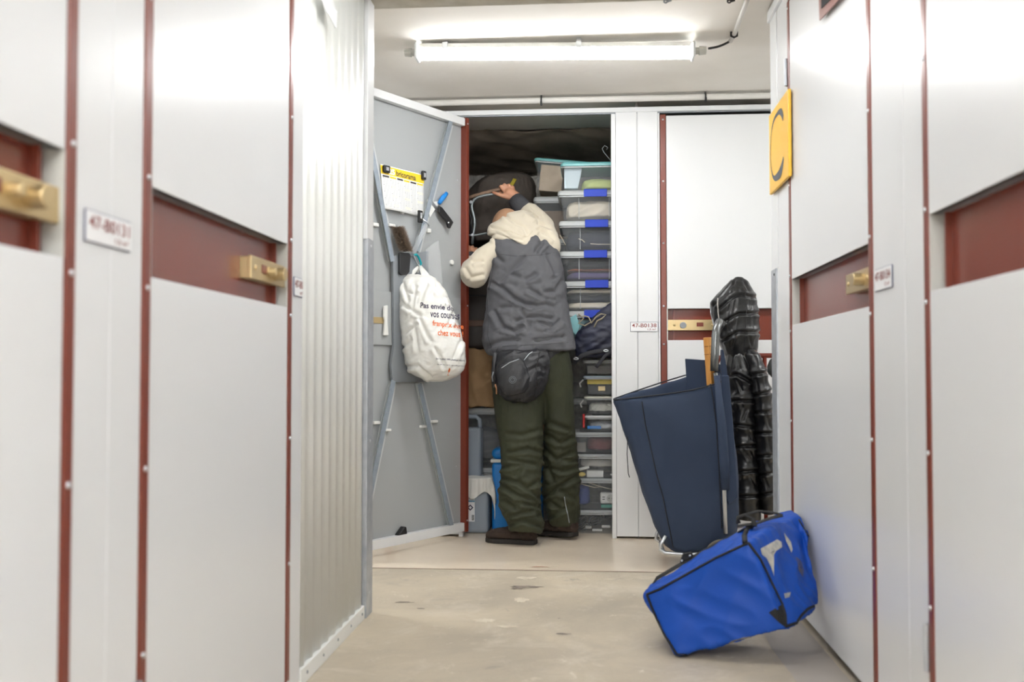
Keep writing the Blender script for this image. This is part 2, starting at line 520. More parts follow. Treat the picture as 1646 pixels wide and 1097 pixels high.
def number_plaque(x, z, w, h, loc, rz, txt, sub, label, group=None):
    t = thing('number_plaque', label, 'sign', loc, rz)
    k = dict(parent=t, local=True)
    build('plate', MB().box(x, x+w, -0.0035, -0.0005, z, z+h), M_labelnavy, bevel=0.001, **k)
    build('plate_face', MB().box(x+0.002, x+w-0.002, -0.0045, -0.0015, z+0.002, z+h-0.002), M_label, **k)
    f = lambda a, b: Vector((x+w*0.06+a, -0.0052, z+h*0.44+b))
    text_on('unit_number', txt, f, w*0.88, M_labelred, t, bold=0.008, height=h*0.40, local=True)
    f2 = lambda a, b: Vector((x+w*0.62+a, -0.0052, z+h*0.12+b))
    text_on('floor_area', sub, f2, w*0.30, M_labelred, t, bold=0.01, height=h*0.2, local=True)
    return t

# ---- left row (local x = world Y)
LL, LR = (XL, 0, 0), PI/2
mb = MB()
pilaster(mb, 1.479, 1.711, 1.598); pilaster(mb, 0.27, 0.50, 0.385); pilaster(mb, -0.95, -0.72, -0.83)
mb.box(2.599, 2.700, 0, 0.02, 0.012, 2.29)
mb.box(-3.0, -1.9, 0, 0.02, 0, 2.29); mb.box(-3.0, 3.05, 0.0, 0.02, DTOP, CEIL)
def tolocal(mb, loc, rz):
    M = Matrix.Translation(Vector(loc)) @ Matrix.Rotation(rz, 4, 'Z'); mb.v = [M @ p for p in mb.v]; return mb
wl = struct('wall_left', tolocal(mb, LL, LR), M_white, bevel=0.0015)
unit_door(1, LL, LR, 0.500, 1.479, knob=True, sw=.030)
unit_door(2, LL, LR, 1.711, 2.599, knob=True)
unit_door(6, LL, LR, -0.72, 0.27); unit_door(7, LL, LR, -1.90, -0.95)
number_plaque(1.505, 1.07, 0.156, 0.052, LL, LR, '47-B0131', '1,5 m\u00b2', 'small white number plate riveted between the two nearest doors on the left')
number_plaque(2.614, 1.07, 0.078, 0.052, LL, LR, '47-B0', 'm\u00b2', 'narrow white number sticker beside the corrugated wall on the left')
# bright ridges of the folded pilaster
build('panel_ridge', MB().box(XL, XL+0.0012, 1.594, 1.606, 0.012, 2.28), M_white, parent=wl, bevel=0.001)

# corrugated end panel
mb = MB(); prof = []
Y0c, Y1c = 2.700, 3.470; NW = 9
for k in range(NW*12+1):
    t_ = k/12.0; f = t_ % 1.0
    # wide flat, narrow rounded groove
    g = 0.5-0.5*math.cos(2*PI*f); g = g**1.6
    prof.append((Y0c+(Y1c-Y0c)*t_/NW, -0.007*(1-g)))
for zz in (0.046, 2.31):
    rows_ = [Vector((XL+b-0.001, a, zz)) for a, b in prof]+[Vector((XL-0.03, Y1c, zz)), Vector((XL-0.03, Y0c, zz))]
    mb.v += rows_
n = len(rows_)
mb.f = [(k, (k+1) % n, n+(k+1) % n, n+k) for k in range(n)]+[tuple(range(n)), tuple(range(2*n-1, n-1, -1))]
cg = build('corrugated_panel', mb, M_corr, parent=wl)
for p_ in cg.data.polygons:
    if len(p_.vertices) == 4 and p_.normal.x > 0.2: p_.use_smooth = True
build('base_rail', MB().box(XL-0.03, XL+0.004, 2.70, 3.47, 0.0, 0.048), M_corr, parent=wl, bevel=0.002)
for yy in (2.76, 2.93, 3.1, 3.27, 3.43):
    build('rivet', MB().sphere((XL+0.004, yy, 0.026), (0.003, 0.005, 0.005), 8, 6), M_gusset, parent=wl, smooth=True)
# corner post: white upper part, galvanised below
cp = struct('trim_2', MB().box(XL-0.06, XL+0.006, 3.474, YL_END, 1.34, 2.32), M_white2, bevel=0.002)
build('post_cover', MB().box(XL-0.06, XL+0.008, 3.478, YL_END+0.002, 0.0, 1.345), M_galv, parent=cp, bevel=0.002)
for z in (1.32, 0.62, 0.08):
    build('rivet', MB().sphere((XL+0.008, 3.525, z), (0.003, 0.006, 0.006), 8, 6), M_steel, parent=cp, smooth=True)
# the bodies of the rows, behind their fronts
struct('wall_left_row', MB().box(-3.2, XL-0.065, -3.0, YL_END-0.001, 0.0, 2.32), M_corr)
struct('wall_right_row', MB().box(XR+0.065, 3.2, -3.0, YR_END-0.001, 0.0, 2.32), M_corr)
# bent flashing hanging from the top of the corrugated panel
p = [at(513, -12, X=XL+0.02), at(531, -12, X=XL+0.02), at(542, 20, X=XL+0.03), at(541, 46, X=XL+0.03), at(526, 20, X=XL+0.02)]
struct('trim_3', MB().prism(p, (-0.004, 0, 0)), M_white2, bevel=0.001)

# ---- right row (local x = -world Y)
RL, RR = (XR, 0, 0), -PI/2
mb = MB()
mb.box(-YR_END, -3.695, 0, 0.02, 0.0, 2.275)
pilaster(mb, -2.619, -2.225, -2.36)
pilaster(mb, -1.24, -0.9, -1.1)
mb.box(-0.0+0.1, 3.0, 0, 0.02, 0, CEIL)
mb.box(-3.05, 3.0, 0.0, 0.02, DTOP, CEIL)
wr = struct('wall_right', tolocal(mb, RL, RR), M_white, bevel=0.0015)
build('top_cap', MB().box(XR-0.012, XR+0.03, 3.45, YR_END+0.01, 2.275, 2.318), M_white2, parent=wr, bevel=0.002)
build('corner_edge', MB().box(XR-0.003, XR+0.06, 3.90, YR_END, 1.27, 2.275), M_white2, parent=wr, bevel=0.002)
build('post_cover', MB().box(XR-0.006, XR+0.06, 3.935, YR_END+0.003, 0.0, 1.272), M_galv, parent=wr, bevel=0.002)
build('rivet', MB().sphere((XR-0.006, 3.97, 1.25), (0.003, 0.006, 0.006), 8, 6), M_black, parent=wr, smooth=True)
unit_door(3, RL, RR, -3.695, -2.619, lock='R', sw=.037)
unit_door(4, RL, RR, -2.225, -1.24, lock='R')
unit_door(8, RL, RR, -0.9, 0.1)
number_plaque(-2.594, 1.068, 0.144, 0.056, RL, RR, '47-B0134', '1,5 m\u00b2', 'small white number plate beside the nearer edge of the first door on the right')
# dark ventilation slot near the top of the first right door
p = [at(1323, -8, X=XR-0.014), at(1324, 32, X=XR-0.014), at(1352, -8, X=XR-0.014)]
struct('trim_4', MB().prism([at(1318, -10, X=XR-0.012), at(1319, 33, X=XR-0.012), at(1350, 0, X=XR-0.012), at(1362, -16, X=XR-0.012)], (-0.004, 0, 0)), M_red)
build('vent_gap', MB().prism([at(1321, -14, X=XR-0.0165), at(1321, 14, X=XR-0.0165), at(1340, -5, X=XR-0.0165), at(1344, -14, X=XR-0.0165)], (-0.002, 0, 0)), M_dark, parent=bpy.data.objects['trim_4'])

# ---- back row
BL = (0, YB, 0)
mb = MB()
mb.box(0.132, 0.2425, 0, 0.03, 0.012, 2.26); mb.box(0.2455, 0.352, 0, 0.03, 0.012, 2.26)
mb.box(0.2425, 0.2455, 0.006, 0.03, 0.012, 2.26)
mb.box(-3.2, 3.2, -0.006, 0.03, 2.243, 2.268)               # header rail
mb.box(-1.05, -0.70, 0, 0.03, 0.012, 2.24)
mb.box(1.38, 1.62, 0, 0.03, 0.012, 2.24)
wb = struct('wall_back', tolocal(mb, BL, 0), M_white, bevel=0.0015)
build('jamb', MB().box(0.108, 0.131, YB-0.004, YB+0.06, 0.0, 2.235), M_white2, parent=wb, bevel=0.003)
build('jamb', MB().box(-0.70, -0.676, YB-0.0, YB+0.06, 0.0, 2.235), M_white2, parent=wb, bevel=0.003)
build('jamb', MB().box(0.353, 0.362, YB-0.003, YB+0.05, 0.0, 2.235), M_white2, parent=wb, bevel=0.002)
build('head_channel', MB().box(-0.7, 1.4, YB+0.004, YB+0.02, 2.236, 2.243), M_gusset, parent=wb)
unit_door(5, BL, 0, 0.362, 1.38, lock='L', knob=False)
unit_door(9, BL, 0, -1.95, -1.05, lock='L', knob=False)
unit_door(10, BL, 0, 1.62, 2.6, lock='L', knob=False)
number_plaque(0.205, 1.081, 0.145, 0.051, BL, 0, '47-B0138', '1,5 m\u00b2', 'white number plate on the far pilaster beside the open locker')
# inside of the open locker
M_inwall = mat('locker_inner_wall', (120, 117, 112), 0.6)
M_inroof = mat('locker_inner_roof', (150, 144, 136), 0.8)
struct('wall_locker_left', MB().box(-0.92, -0.90, YB+0.03, 6.62, 0, 2.30), M_inwall)
struct('wall_locker_right', MB().box(0.236, 0.25, YB+0.03, 6.62, 0, 2.30), M_inwall)
# foil insulation on the rear wall
M_foil = mat('foil_insulation', (226, 222, 214), 0.4, metal=0.25, bump=0.9, bscale=45, rgb2=(176, 170, 162), vscale=22)
mb = MB().grid(lambda u, v: Vector((-0.9+1.14*u, 6.60+0.02*noise.noise(Vector((u*9, v*14, 0))), 0.0+2.30*v)), 40, 70)
struct('wall_locker_rear', mb, M_foil, smooth=True)
# dark dust net slung under the locker's ceiling
M_net = mat('dark_mesh_fabric', (150, 138, 124), 0.9, rgb2=(118, 108, 96), vscale=6, bump=0.2, bscale=350)
def netf(u, v):
    x = -0.9+1.135*u; y = 5.89+0.69*v
    z = 2.318-0.12*v-0.045*math.sin(PI*min(1, v*1.05))
    z += 0.018*noise.noise(Vector((u*3+v*5, v*2, 0)))+0.012*noise.noise(Vector((u*8-v*9, v*3, 4)))
    return Vector((x, y, z))
tag(build('dust_net', MB().grid(netf, 50, 40), M_net, smooth=True, solid=0.002),
    'dark grey net slung under the roof inside the open locker', 'net')

# ------------------------------------------------------------------ ceiling fittings
def tube_mat(power):
    """frosted tube cover: the LED strip inside faces down, so the underside gives most of the light"""
    name = 'tube_diffuser_%g' % power
    if name in MATS: return MATS[name]
    m = mat(name, (252, 254, 255), 0.4, emit=power)
    nt = m.node_tree; g = nt.nodes.new('ShaderNodeNewGeometry'); sx = nt.nodes.new('ShaderNodeSeparateXYZ')
    mr = nt.nodes.new('ShaderNodeMapRange'); mr.inputs['From Min'].default_value = -1; mr.inputs['From Max'].default_value = 0.3
    mr.inputs['To Min'].default_value = power*1.45; mr.inputs['To Max'].default_value = power*0.9
    nt.links.new(g.outputs['Normal'], sx.inputs[0]); nt.links.new(sx.outputs['Z'], mr.inputs['Value'])
    nt.links.new(mr.outputs[0], nt.nodes['Principled BSDF'].inputs['Emission Strength'])
    return m
def batten(y, x0, x1, z, label, group=None, zt=0.0, power=LAMP_W):
    L = x1-x0
    m_t = tube_mat(power)
    t = thing('ceiling_lamp', label, 'lamp', ((x0+x1)/2, y, z+0.05), 0, group)
    def prof(xx, half):
        cz = z+zt*(xx-(x0+x1)/2)
        pts = []
        for k in range(20):
            a = PI-0.4+(PI+0.8)*k/19
            if half == 'low': pts.append(Vector((xx, y+0.040*math.cos(a), cz+0.006+0.040*math.sin(a))))
        if half == 'top':
            pts = [Vector((xx, y-0.041, cz+0.008)), Vector((xx, y+0.041, cz+0.008)), Vector((xx, y+0.036, cz+0.030)), Vector((xx, y-0.036, cz+0.030))]
        return pts
    build('diffuser', MB().loft([prof(x0+0.012, 'low'), prof(x1-0.012, 'low')]), m_t, parent=t, smooth=False)
    build('housing', MB().loft([prof(x0+0.012, 'top'), prof(x1-0.012, 'top')]), M_white_pl, parent=t, bevel=0.003)
    for s, xx in ((-1, x0), (1, x1)):
        cz = z+zt*(xx-(x0+x1)/2)
        e = build('end_cap', MB().box(xx-0.008 if s > 0 else xx-0.006, xx+0.006 if s > 0 else xx+0.008, y-0.043, y+0.043, cz-0.036, cz+0.032), M_glowend, parent=t, bevel=0.006, seg=3)
        g = MB().cyl((xx, y, cz), (xx+s*0.045, y, cz), 0.015, n=16).cyl((xx+s*0.025, y, cz), (xx+s*0.055, y, cz), 0.020, 0.017, n=12)
        build('cable_gland', g, M_grey_pl, parent=e, bevel=0.001)
    for xx in (x0+0.13, (x0+x1)/2+0.11):
        cz = z+zt*(xx-(x0+x1)/2)
        c = MB().box(xx-0.012, xx+0.012, y-0.046, y+0.046, cz+0.004, cz+0.032)
        c.box(xx-0.01, xx+0.01, y-0.02, y+0.02, cz+0.03, CEIL+0.001)
        build('clip', c, M_steel, parent=t, bevel=0.002)
    return t
batten(4.32, -0.765, 0.445, 2.272, 'long white tube lamp glowing on the ceiling at the aisle end', zt=-0.020)
batten(2.6, -0.60, 0.60, 2.272, 'unseen fill tube lamp added over the near part of the aisle', 'aisle lamps out of frame', power=FILL_NEAR*0.27)  # this and the next aisle tubes are unseen, put in to brighten the walls
batten(0.1, -0.60, 0.60, 2.272, 'unseen fill tube lamp added above the camera end of the aisle', 'aisle lamps out of frame', power=FILL_NEAR*0.34)
batten(-1.4, -0.60, 0.60, 2.272, 'unseen fill tube lamp on the ceiling at the rear end of the aisle', 'aisle lamps out of frame', power=FILL_NEAR*1.6)
batten(4.32, 1.7, 2.9, 2.272, 'unseen fill tube lamp added in the right cross passage', power=FILL_SIDE)  # both passage tubes are unseen, added as fill light
batten(4.32, -2.9, -1.7, 2.272, 'unseen fill tube lamp added in the left cross passage', power=FILL_SIDE)

# feed conduit and cable to the lamp
cz = CEIL-0.012
pts = [at(1205, -10, Z=cz), at(1197, 12, Z=cz), at(1189, 32, Z=cz), at(1180, 55, Z=cz), at(1174, 66, Z=cz)]
t = thing('electrical_conduit', 'thin white conduit running along the ceiling to the lamp', 'pipe', pts[-1])
build('conduit', MB().tube(pts, 0.010, 12), M_pipe, parent=t, smooth=True)
build('conduit_clip', MB().tube([pts[3]+Vector((-.012, 0, .01)), pts[3]+Vector((-.012, 0, -.008)), pts[3]+Vector((0, 0, -.014)), pts[3]+Vector((.012, 0, -.008)), pts[3]+Vector((.012, 0, .01))], 0.005, 8), M_black, parent=t)
a = at(1174, 66, Z=cz); b = at(1139, 78, Y=4.32)
cab = [a.lerp(b, k/8)+Vector((0, 0, 0.006*math.sin(PI*k/8)*(-1))) for k in range(9)]
tag(build('lamp_cable', MB().tube(cab, 0.005, 10), M_rubber, smooth=True), 'short black cable joining the white conduit to the lamp', 'cable')

# long pipe under the ceiling above the far lockers
t = thing('ceiling_pipe', 'long pale pipe under the ceiling above the far lockers', 'pipe', (0, YB-0.06, 2.296))
build('pipe', MB().cyl((-3.1, YB-0.06, 2.296), (3.1, YB-0.06, 2.300), 0.016, n=24), M_pipe, parent=t, smooth=True)
for px in (870, 1134):
    c = at(px, 160, Y=YB-0.07)
    h = MB().tube([Vector((c.x, YB-0.06+0.021*math.cos(q), 2.298+0.021*math.sin(q))) for q in [PI*0.5+k*PI/6 for k in range(9)]], 0.0045, 8, r2=0.007)
    h.box(c.x-0.005, c.x+0.005, YB-0.092, YB-0.078, 2.268, 2.288)
    h.box(c.x-0.004, c.x+0.004, YB-0.066, YB-0.054, 2.31, CEIL+0.002)
    build('pipe_clip', h, M_black, parent=t, smooth=False)
# two dark pipe hangers that peep out under the beam
for i, (px, lab) in enumerate(((1070, 'left one of two small pipe hangers under the concrete beam'), (1172, 'right one of two small pipe hangers under the concrete beam'))):
    c = at(px, 2, Y=3.56)
    h = MB().tube([c+Vector((0.006*math.cos(q), 0, 0.006*math.sin(q))) for q in [k*PI/5 for k in range(10)]], 0.003, 8, closed=True)
    h.cyl(c+Vector((0, 0, 0.002)), c+Vector((0, 0, 0.05)), 0.004, n=8); h.cyl(c+Vector((0.006, 0, 0)), c+Vector((0.02, 0, 0.004)), 0.005, n=8)
    tag(build('pipe_hanger', h, M_gusset if i == 0 else M_black), lab, 'bracket', 'pipe hangers under the beam')

# yellow letter sign
t = thing('letter_sign', 'yellow sign with a grey letter C on the right corner post', 'sign', (XR-0.012, 3.6, 1.4))
sx = XR-0.018
P = [at(1236, 180, X=sx), at(1267, 148.6, X=sx), at(1267, 290, X=sx), at(1237, 308, X=sx)]
ya, yb_ = (P[0].y+P[3].y)/2, (P[1].y+P[2].y)/2; za = (P[2].z+P[3].z)/2; zb = (P[0].z+P[1].z)/2
build('panel', MB().box(sx, sx+0.012, yb_, ya, za, zb), M_yellow_sign, parent=t, bevel=0.003)
def cpt(q, hw, hh):   # swash C drawn as a thick-thin stroke
    return q
cy, czz = (ya+yb_)/2, (za+zb)/2; hw = (ya-yb_)*0.30; hh = (zb-za)*0.375
pts = []
for k in range(41):
    a = math.radians(38)+math.radians(284)*k/40
    X_ = math.cos(a); Z_ = math.sin(a)
    X_ = math.copysign(abs(X_)**0.7, X_)
    pts.append((X_, Z_, a))
mb = MB(); vs = []
for i, (x_, z_, a) in enumerate(pts):
    u = i/40
    w = 0.004+0.010*math.exp(-((u-0.04)/0.09)**2)+0.012*math.exp(-((u-0.90)/0.11)**2)+0.002*math.sin(PI*u)
    cxx = cy - x_*hw*1.25 + hw*0.15; cz_ = czz + z_*hh
    nx, nz_ = -math.cos(a), math.sin(a)
    vs.append(Vector((sx-0.001, cxx-nx*w*0.6, cz_-nz_*w*1.3))); vs.append(Vector((sx-0.001, cxx+nx*w*0.6, cz_+nz_*w*1.3)))
mb.add(vs, [(2*i, 2*i+1, 2*i+3, 2*i+2) for i in range(40)])
build('letter', mb, M_signgrey, parent=t, normals=False)

# ------------------------------------------------------------------ the open locker door, inner face towards the aisle
DH = Vector((-0.682, 5.24, 0)); DA = math.atan2(-0.859, -0.511)
dd = Vector((math.cos(DA), math.sin(DA), 0)); dn = Vector((-dd.y, dd.x, 0))     # along the leaf, out of its inner face
def dpt(px, py, off=0.03):
    r = ray(px, py); P0 = DH + dn*off - Vector((0, 0, EYE))
    t = P0.dot(dn)/r.dot(dn)
    p = Vector((0, 0, EYE)) + r*t - DH
    return (p.dot(dd), p.z)
def dw(s, n, z): return DH + dd*s + dn*n + Vector((0, 0, z))
door = thing('door_11', None, None, DH, DA, kind='structure')
K = dict(parent=door, local=True)
DW = 0.885
build('leaf', MB().box(0.0, DW, -0.012, 0.0, 0.035, 2.212), M_dgrey, **K)
build('upper_panel', MB().box(0.03, DW-0.03, -0.024, -0.012, Z1, 2.2), M_white, bevel=0.002, **K)
build('lower_panel', MB().box(0.03, DW-0.03, -0.024, -0.012, 0.04, Z0), M_white, bevel=0.002, **K)
build('lock_band', MB().box(0.0, DW, -0.013, -0.0121, Z0, Z1), M_redp, **K)
build('top_rail', MB().box(0.02, DW, 0.0, 0.034, 2.176, 2.216), M_white2, bevel=0.002, **K)
build('bottom_rail', MB().box(0.02, DW, 0.0, 0.034, 0.036, 0.080), M_white2, bevel=0.002, **K)
es = build('edge_strip', MB().box(-0.012, 0.012, -0.02, 0.0365, 0.03, 2.222), M_red, bevel=0.002, **K)
for z in (2.19, 1.22, 0.09):
    build('rivet', MB().sphere((0.0, 0.0365, z), (0.005, 0.003, 0.005), 10, 6), M_steel, parent=es, local=True, smooth=True)
build('edge_strip', MB().box(DW-0.03, DW+0.002, -0.02, 0.03, 0.03, 2.222), M_red, bevel=0.002, **K)
build('middle_rail', MB().box(0.03, DW-0.03, 0.0, 0.012, 0.998, 1.257), M_dgrey, bevel=0.001, **K)
gp = [(0.575, 1.43), (0.31, 1.48), (0.305, 0.82), (0.573, 0.82), (0.585, 0.90), (0.565, 1.00)]
build('gusset_plate', MB().prism([(s, 0.014, z) for s, z in gp], (0, 0.014, 0)), M_gusset, bevel=0.001, **K)
def brace(a, b, w=0.05):
    """folded angle: a flat leg on the leaf and an upstanding leg"""
    a = Vector((a[0], 0, a[1])); b = Vector((b[0], 0, b[1])); t = (b-a).normalized(); q = Vector((t.z, 0, -t.x))
    if q.x > 0: q = -q
    b_ = build('brace', MB().prism([a+q*w*0.55, a-q*w*0.5, b-q*w*0.5, b+q*w*0.55], (0, 0.003, 0)), M_brace, **K)
    up = MB().prism([a-q*w*0.30, a-q*(w*0.30-0.003), b-q*(w*0.30-0.003), b-q*w*0.30], (0, 0.030, 0))
    build('brace_web', up, M_brace, parent=b_, local=True)
    o = Vector((0, .030, 0))
    build('brace_flange', MB().prism([a-q*w*0.85+o, a-q*w*0.28+o, b-q*w*0.28+o, b-q*w*0.85+o], (0, 0.003, 0)), M_bgalv, parent=b_, local=True)
    return b_
M_brace = mat('pale_grey_steel', (196, 199, 199), 0.45)
M_bgalv = mat('blue_grey_galvanised', (158, 168, 178), 0.45, metal=.25, rgb2=(146, 156, 168), vscale=40)
brace((0.108, 2.176), (0.375, 1.46)); brace((DW-0.108, 2.176), (0.555, 1.41))
brace((0.095, 0.08), (0.355, 0.82)); brace((DW-0.12, 0.08), (0.545, 0.82))
mb = MB().box(0.61, 0.80, 0.012, 0.016, 1.10, 1.13)
build('bolt_bar', mb, M_brass, **K)
for px, py, w, h in ((606, 361, .020, .014), (632, 362, .022, .012), (608, 680, .022, .012), (626, 692, .020, .010), (684, 686, .026, .011), (701, 678, .022, .011), (692, 371, .012, .018)):
    s, z = dpt(px, py, 0.02)
    build('adhesive_clip', MB().box(s-w, s+w, 0.0, 0.016, z-h*.6, z+h*.6), M_white_pl, bevel=0.003, **K)
s, z = dpt(620, 516, 0.02)
build('handle_tab', MB().prism([(s-.008, .016, z+.075), (s+.018, .016, z+.07), (s+.02, .016, z+.02), (s+.012, .016, z), (s+.02, .016, z-.07), (s-.014, .016, z-.07), (s-.006, .016, z)], (0, .012, 0)), M_white_pl, bevel=0.004, **K)
for px, py in ((735, 290), (733, 390), (735, 650), (733, 750)):
    s, z = dpt(px, py, 0.0)
    build('rivet', MB().sphere((s, 0.0, z), (0.004, 0.003, 0.004), 8, 6), M_steel, smooth=True, **K)
s, z = dpt(643, 862, 0.01)
build('door_stop', MB().prism([(s-.03, .002, .080), (s+.035, .002, .080), (s-.012, .002, .118), (s-.024, .002, .115)], (0, .03, 0)), M_black, bevel=0.004, **K)

def door_item(name, label, cat, s, z, n=0.03, group=None):
    return thing(name, label, cat, dw(s, n, z), DA, group)

# calendar
M_paper = mat('calendar_paper', (240, 240, 238), 0.6)
M_yel = mat('calendar_yellow', (246, 208, 45), 0.6)
M_ink = mat('ink_dark', (62, 58, 56), 0.7)
M_yelp = mat('calendar_pale_yellow', (248, 222, 150), 0.6)
M_lgrey = mat('ink_pale_grey', (170, 170, 174), 0.7)
c0, c1, z0c, z1c = 0.322, 0.645, 1.652, 1.868
cal = door_item('wall_calendar', 'yellow and white wall calendar for 2025 pinned inside the open door', 'calendar', c1, z0c, 0.004)
def cw(u, v, off=0.0):
    """u from the left edge (free side) to the right, v up, both 0..1, with a slight curl of the sheet"""
    curl = 0.010*(1-v)**2*(1 if u < .5 else .6) + 0.006*math.sin(PI*u)*(1-v)+0.006*math.sin(6*u)*(1-v)
    return dw(c1+(c0-c1)*u + 0.02*(1-v)*(1-u)*-1, 0.006+curl+off, z0c+(z1c-z0c)*v)
CALK = dict(parent=cal)
build('sheet', MB().grid(lambda u, v: cw(u, v), 16, 12), M_paper, smooth=True, solid=0.0006, **CALK)
build('banner', MB().grid(lambda u, v: cw(u, 0.79+0.19*v, 0.0006), 12, 2), M_yel, **CALK)
CWID = (c1-c0); CHT = (z1c-z0c)
def caltext(s, u0, v0, w, h, m, bold=0.02):
    text_on('printed_text', s, lambda a, b: cw(u0+a/CWID, v0+b/CHT, 0.0012), w*CWID, m, cal, bold=bold, height=h*CHT)
caltext('20', 0.06, 0.815, 0.11, 0.135, M_ink, 0.02)
caltext('25', 0.18, 0.815, 0.13, 0.135, M_paper, 0.05)
caltext('bricorama', 0.34, 0.812, 0.46, 0.13, M_ink, 0.02)
mon = ['JAN', 'FEV', 'MAR', 'AVR', 'MAI', 'JUIN']
mbk, mby, mbl, mbp, mbt = MB(), MB(), MB(), MB(), MB()
for i in range(6):
    u0 = 0.03+i*0.16
    build('month_bar', MB().add([cw(u0, .728, .001), cw(u0+.14, .728, .001), cw(u0+.14, .768, .001), cw(u0, .768, .001)], [(0, 1, 2, 3)]), M_yel if i % 2 else M_ink, normals=False, parent=cal)
    for r in range(22):
        v = 0.70-r*0.030
        (mbp if r % 7 in (5, 6) and i % 2 else mbl).add([cw(u0, v, .001), cw(u0+.14, v, .001), cw(u0+.14, v+.006, .001), cw(u0, v+.006, .001)], [(0, 1, 2, 3)])
        if (r*7+i*3) % 5 == 0:
            mbt.add([cw(u0+.01, v+.006, .001), cw(u0+.02, v+.006, .001), cw(u0+.02, v+.016, .001), cw(u0+.01, v+.016, .001)], [(0, 1, 2, 3)])
build('day_rules', mbl, M_lgrey, normals=False, **CALK); build('day_rules', mbp, M_yelp, normals=False, **CALK)
build('day_marks', mbt, M_ink, normals=False, **CALK)
# holders on the sheet's top corners, magnets
for px, py, w, h, lab in ((621, 272, .022, .017, 'black clip magnet on the upper left corner of the calendar'), (681, 282, .014, .022, 'black clip magnet on the upper right corner of the calendar')):
    s, z = dpt(px, py, 0.014)
    t = door_item('clip_magnet', lab, 'magnet', s, z-h, 0.01)
    build('housing', MB().box(-w, w, -.002, .012, 0, 2*h), M_black, parent=t, local=True, bevel=0.004, seg=3)
    build('face_plate', MB().box(-w*.45, w*.45, .012, .0135, h*0.5, 1.5*h), M_lgrey, parent=t, local=True, bevel=0.001)
for px, py, r, lab in ((727, 422, .013, 'round white magnet alone near the hinge side of the open door'), (648, 341, .011, 'round white magnet at the lower edge of the calendar')):
    s, z = dpt(px, py, 0.01)
    tag(build('round_magnet', MB().cyl(dw(s, 0.0, z), dw(s, 0.012, z), r, n=24), M_white_pl, bevel=0.003), lab, 'magnet')
# hasp with a small padlock-like clamp and a clear tube
s, z = dpt(674, 349, 0.03)
t = door_item('spring_clamp', 'small black and chrome spring clamp under the calendar corner', 'clamp', s, z-.03)
build('clamp_body', MB().box(-.012, .016, 0, .014, .0, .062), M_black, parent=t, local=True, bevel=0.004)
build('clamp_window', MB().box(-.005, .008, .014, .0155, .02, .05), M_steel, parent=t, local=True, bevel=0.001)
build('clamp_arm', MB().tube([(-.012, .01, .02), (-.04, .016, .006), (-.055, .016, -.012)], .004, 8), M_steel, parent=t, local=True, smooth=True)
M_clear = mat('clear_plastic', (235, 238, 240), 0.12, alpha=0.32)
a = dpt(684, 362, .035); b = dpt(664, 408, .035)
tag(build('clear_tube', MB().cyl(dw(a[0], .036, a[1]), dw(b[0], .036, b[1]), .013, n=18), M_clear, smooth=True), 'clear plastic tube leaning along the brace above the gusset plate', 'tube')

# hand tools tucked behind the right brace
M_blue = mat('bright_blue_plastic', (28, 132, 214), 0.4)
s, z = dpt(716, 313, .03); s2, z2 = dpt(690, 362, .03)
t = door_item('scraper', 'white bladed scraper with a bright blue handle stuck behind the brace', 'tool', s2, z2, .012)
def dl(px, py, n=.02):
    a, b = dpt(px, py, n); return Vector((a, n, b))-Vector((s2, 0.012, z2))
build('handle', MB().tube([dl(718, 311), dl(712, 318), dl(706, 327)], [.010, .013, .010], 14), M_blue, parent=t, local=True, smooth=True)
build('blade', MB().prism([dl(707, 323, .006), dl(703, 330, .006), dl(690, 350, .006), dl(686, 320, .006), dl(694, 325, .006)], (0, .004, 0)), M_white_pl, parent=t, local=True)
s2, z2 = dpt(712, 350, .03)
t = door_item('hand_saw', 'black handled saw wedged behind the right brace of the door', 'saw', s2, z2, .012)
hp = [dl(703, 331), dl(708, 334), dl(722, 352), dl(726, 358), dl(721, 368), dl(718, 366), dl(716, 358), dl(703, 342)]
build('handle', MB().prism(hp, (0, .014, 0)), M_black, parent=t, local=True, bevel=0.004, seg=3)
build('blade', MB().prism([dl(703, 333, .01), dl(703, 341, .01), dl(688, 322, .01), dl(689, 317, .01)], (0, .002, 0)), M_steel, parent=t, local=True)
build('rivet', MB().cyl(dl(721, 358, .034), dl(721, 358, .037), .004, n=12), M_steel, parent=t, local=True)

# brush with a black handle
s2, z2 = dpt(650, 440, .04)
br = door_item('dust_brush', 'dark bristled hand brush hanging over the black paddle handle', 'brush', s2, z2, .03)
M_brist = mat('brown_bristle', (146, 128, 112), 0.9)
a = dw(*[dpt(639, 366, .05)[0], .05, dpt(639, 366, .05)[1]]); b = dw(*[dpt(653, 403, .05)[0], .05, dpt(653, 403, .05)[1]])
mb = MB(); ax = (b-a); rnd = random.Random(3)
for i in range(4200):
    u = rnd.random(); th = rnd.random()*2*PI
    r0 = Vector((0.02*math.cos(th), 0.010*math.sin(th), 0)); q = dd*(-r0.x)+dn*r0.y
    p0 = a+ax*u+q*0.8
    dirv = (dd*(-math.cos(th))+dn*(math.sin(th)*.8)+Vector((rnd.uniform(-.6, .6), rnd.uniform(-.3, .3), rnd.uniform(-.5, .5)))).normalized()
    L = rnd.uniform(.020, .034); w = .0012
    q2 = dirv.cross(Vector((rnd.random(), rnd.random(), rnd.random()))).normalized()*w
    k = len(mb.v); mb.v += [p0-q2, p0+q2, p0+dirv*L]; mb.f.append((k, k+1, k+2))
build('bristles', mb, M_brist, parent=br, normals=False)
build('core', MB().tube([a-ax*.02, a, b, b+ax*.02], [.006, .014, .014, .008], 14), mat('brush_core', (84, 74, 66), .9), parent=br, smooth=True)
ends = [dpt(x, y, .035) for x, y in ((641, 406), (657, 407), (659, 412), (657, 438), (653, 442), (644, 443), (641, 440))]
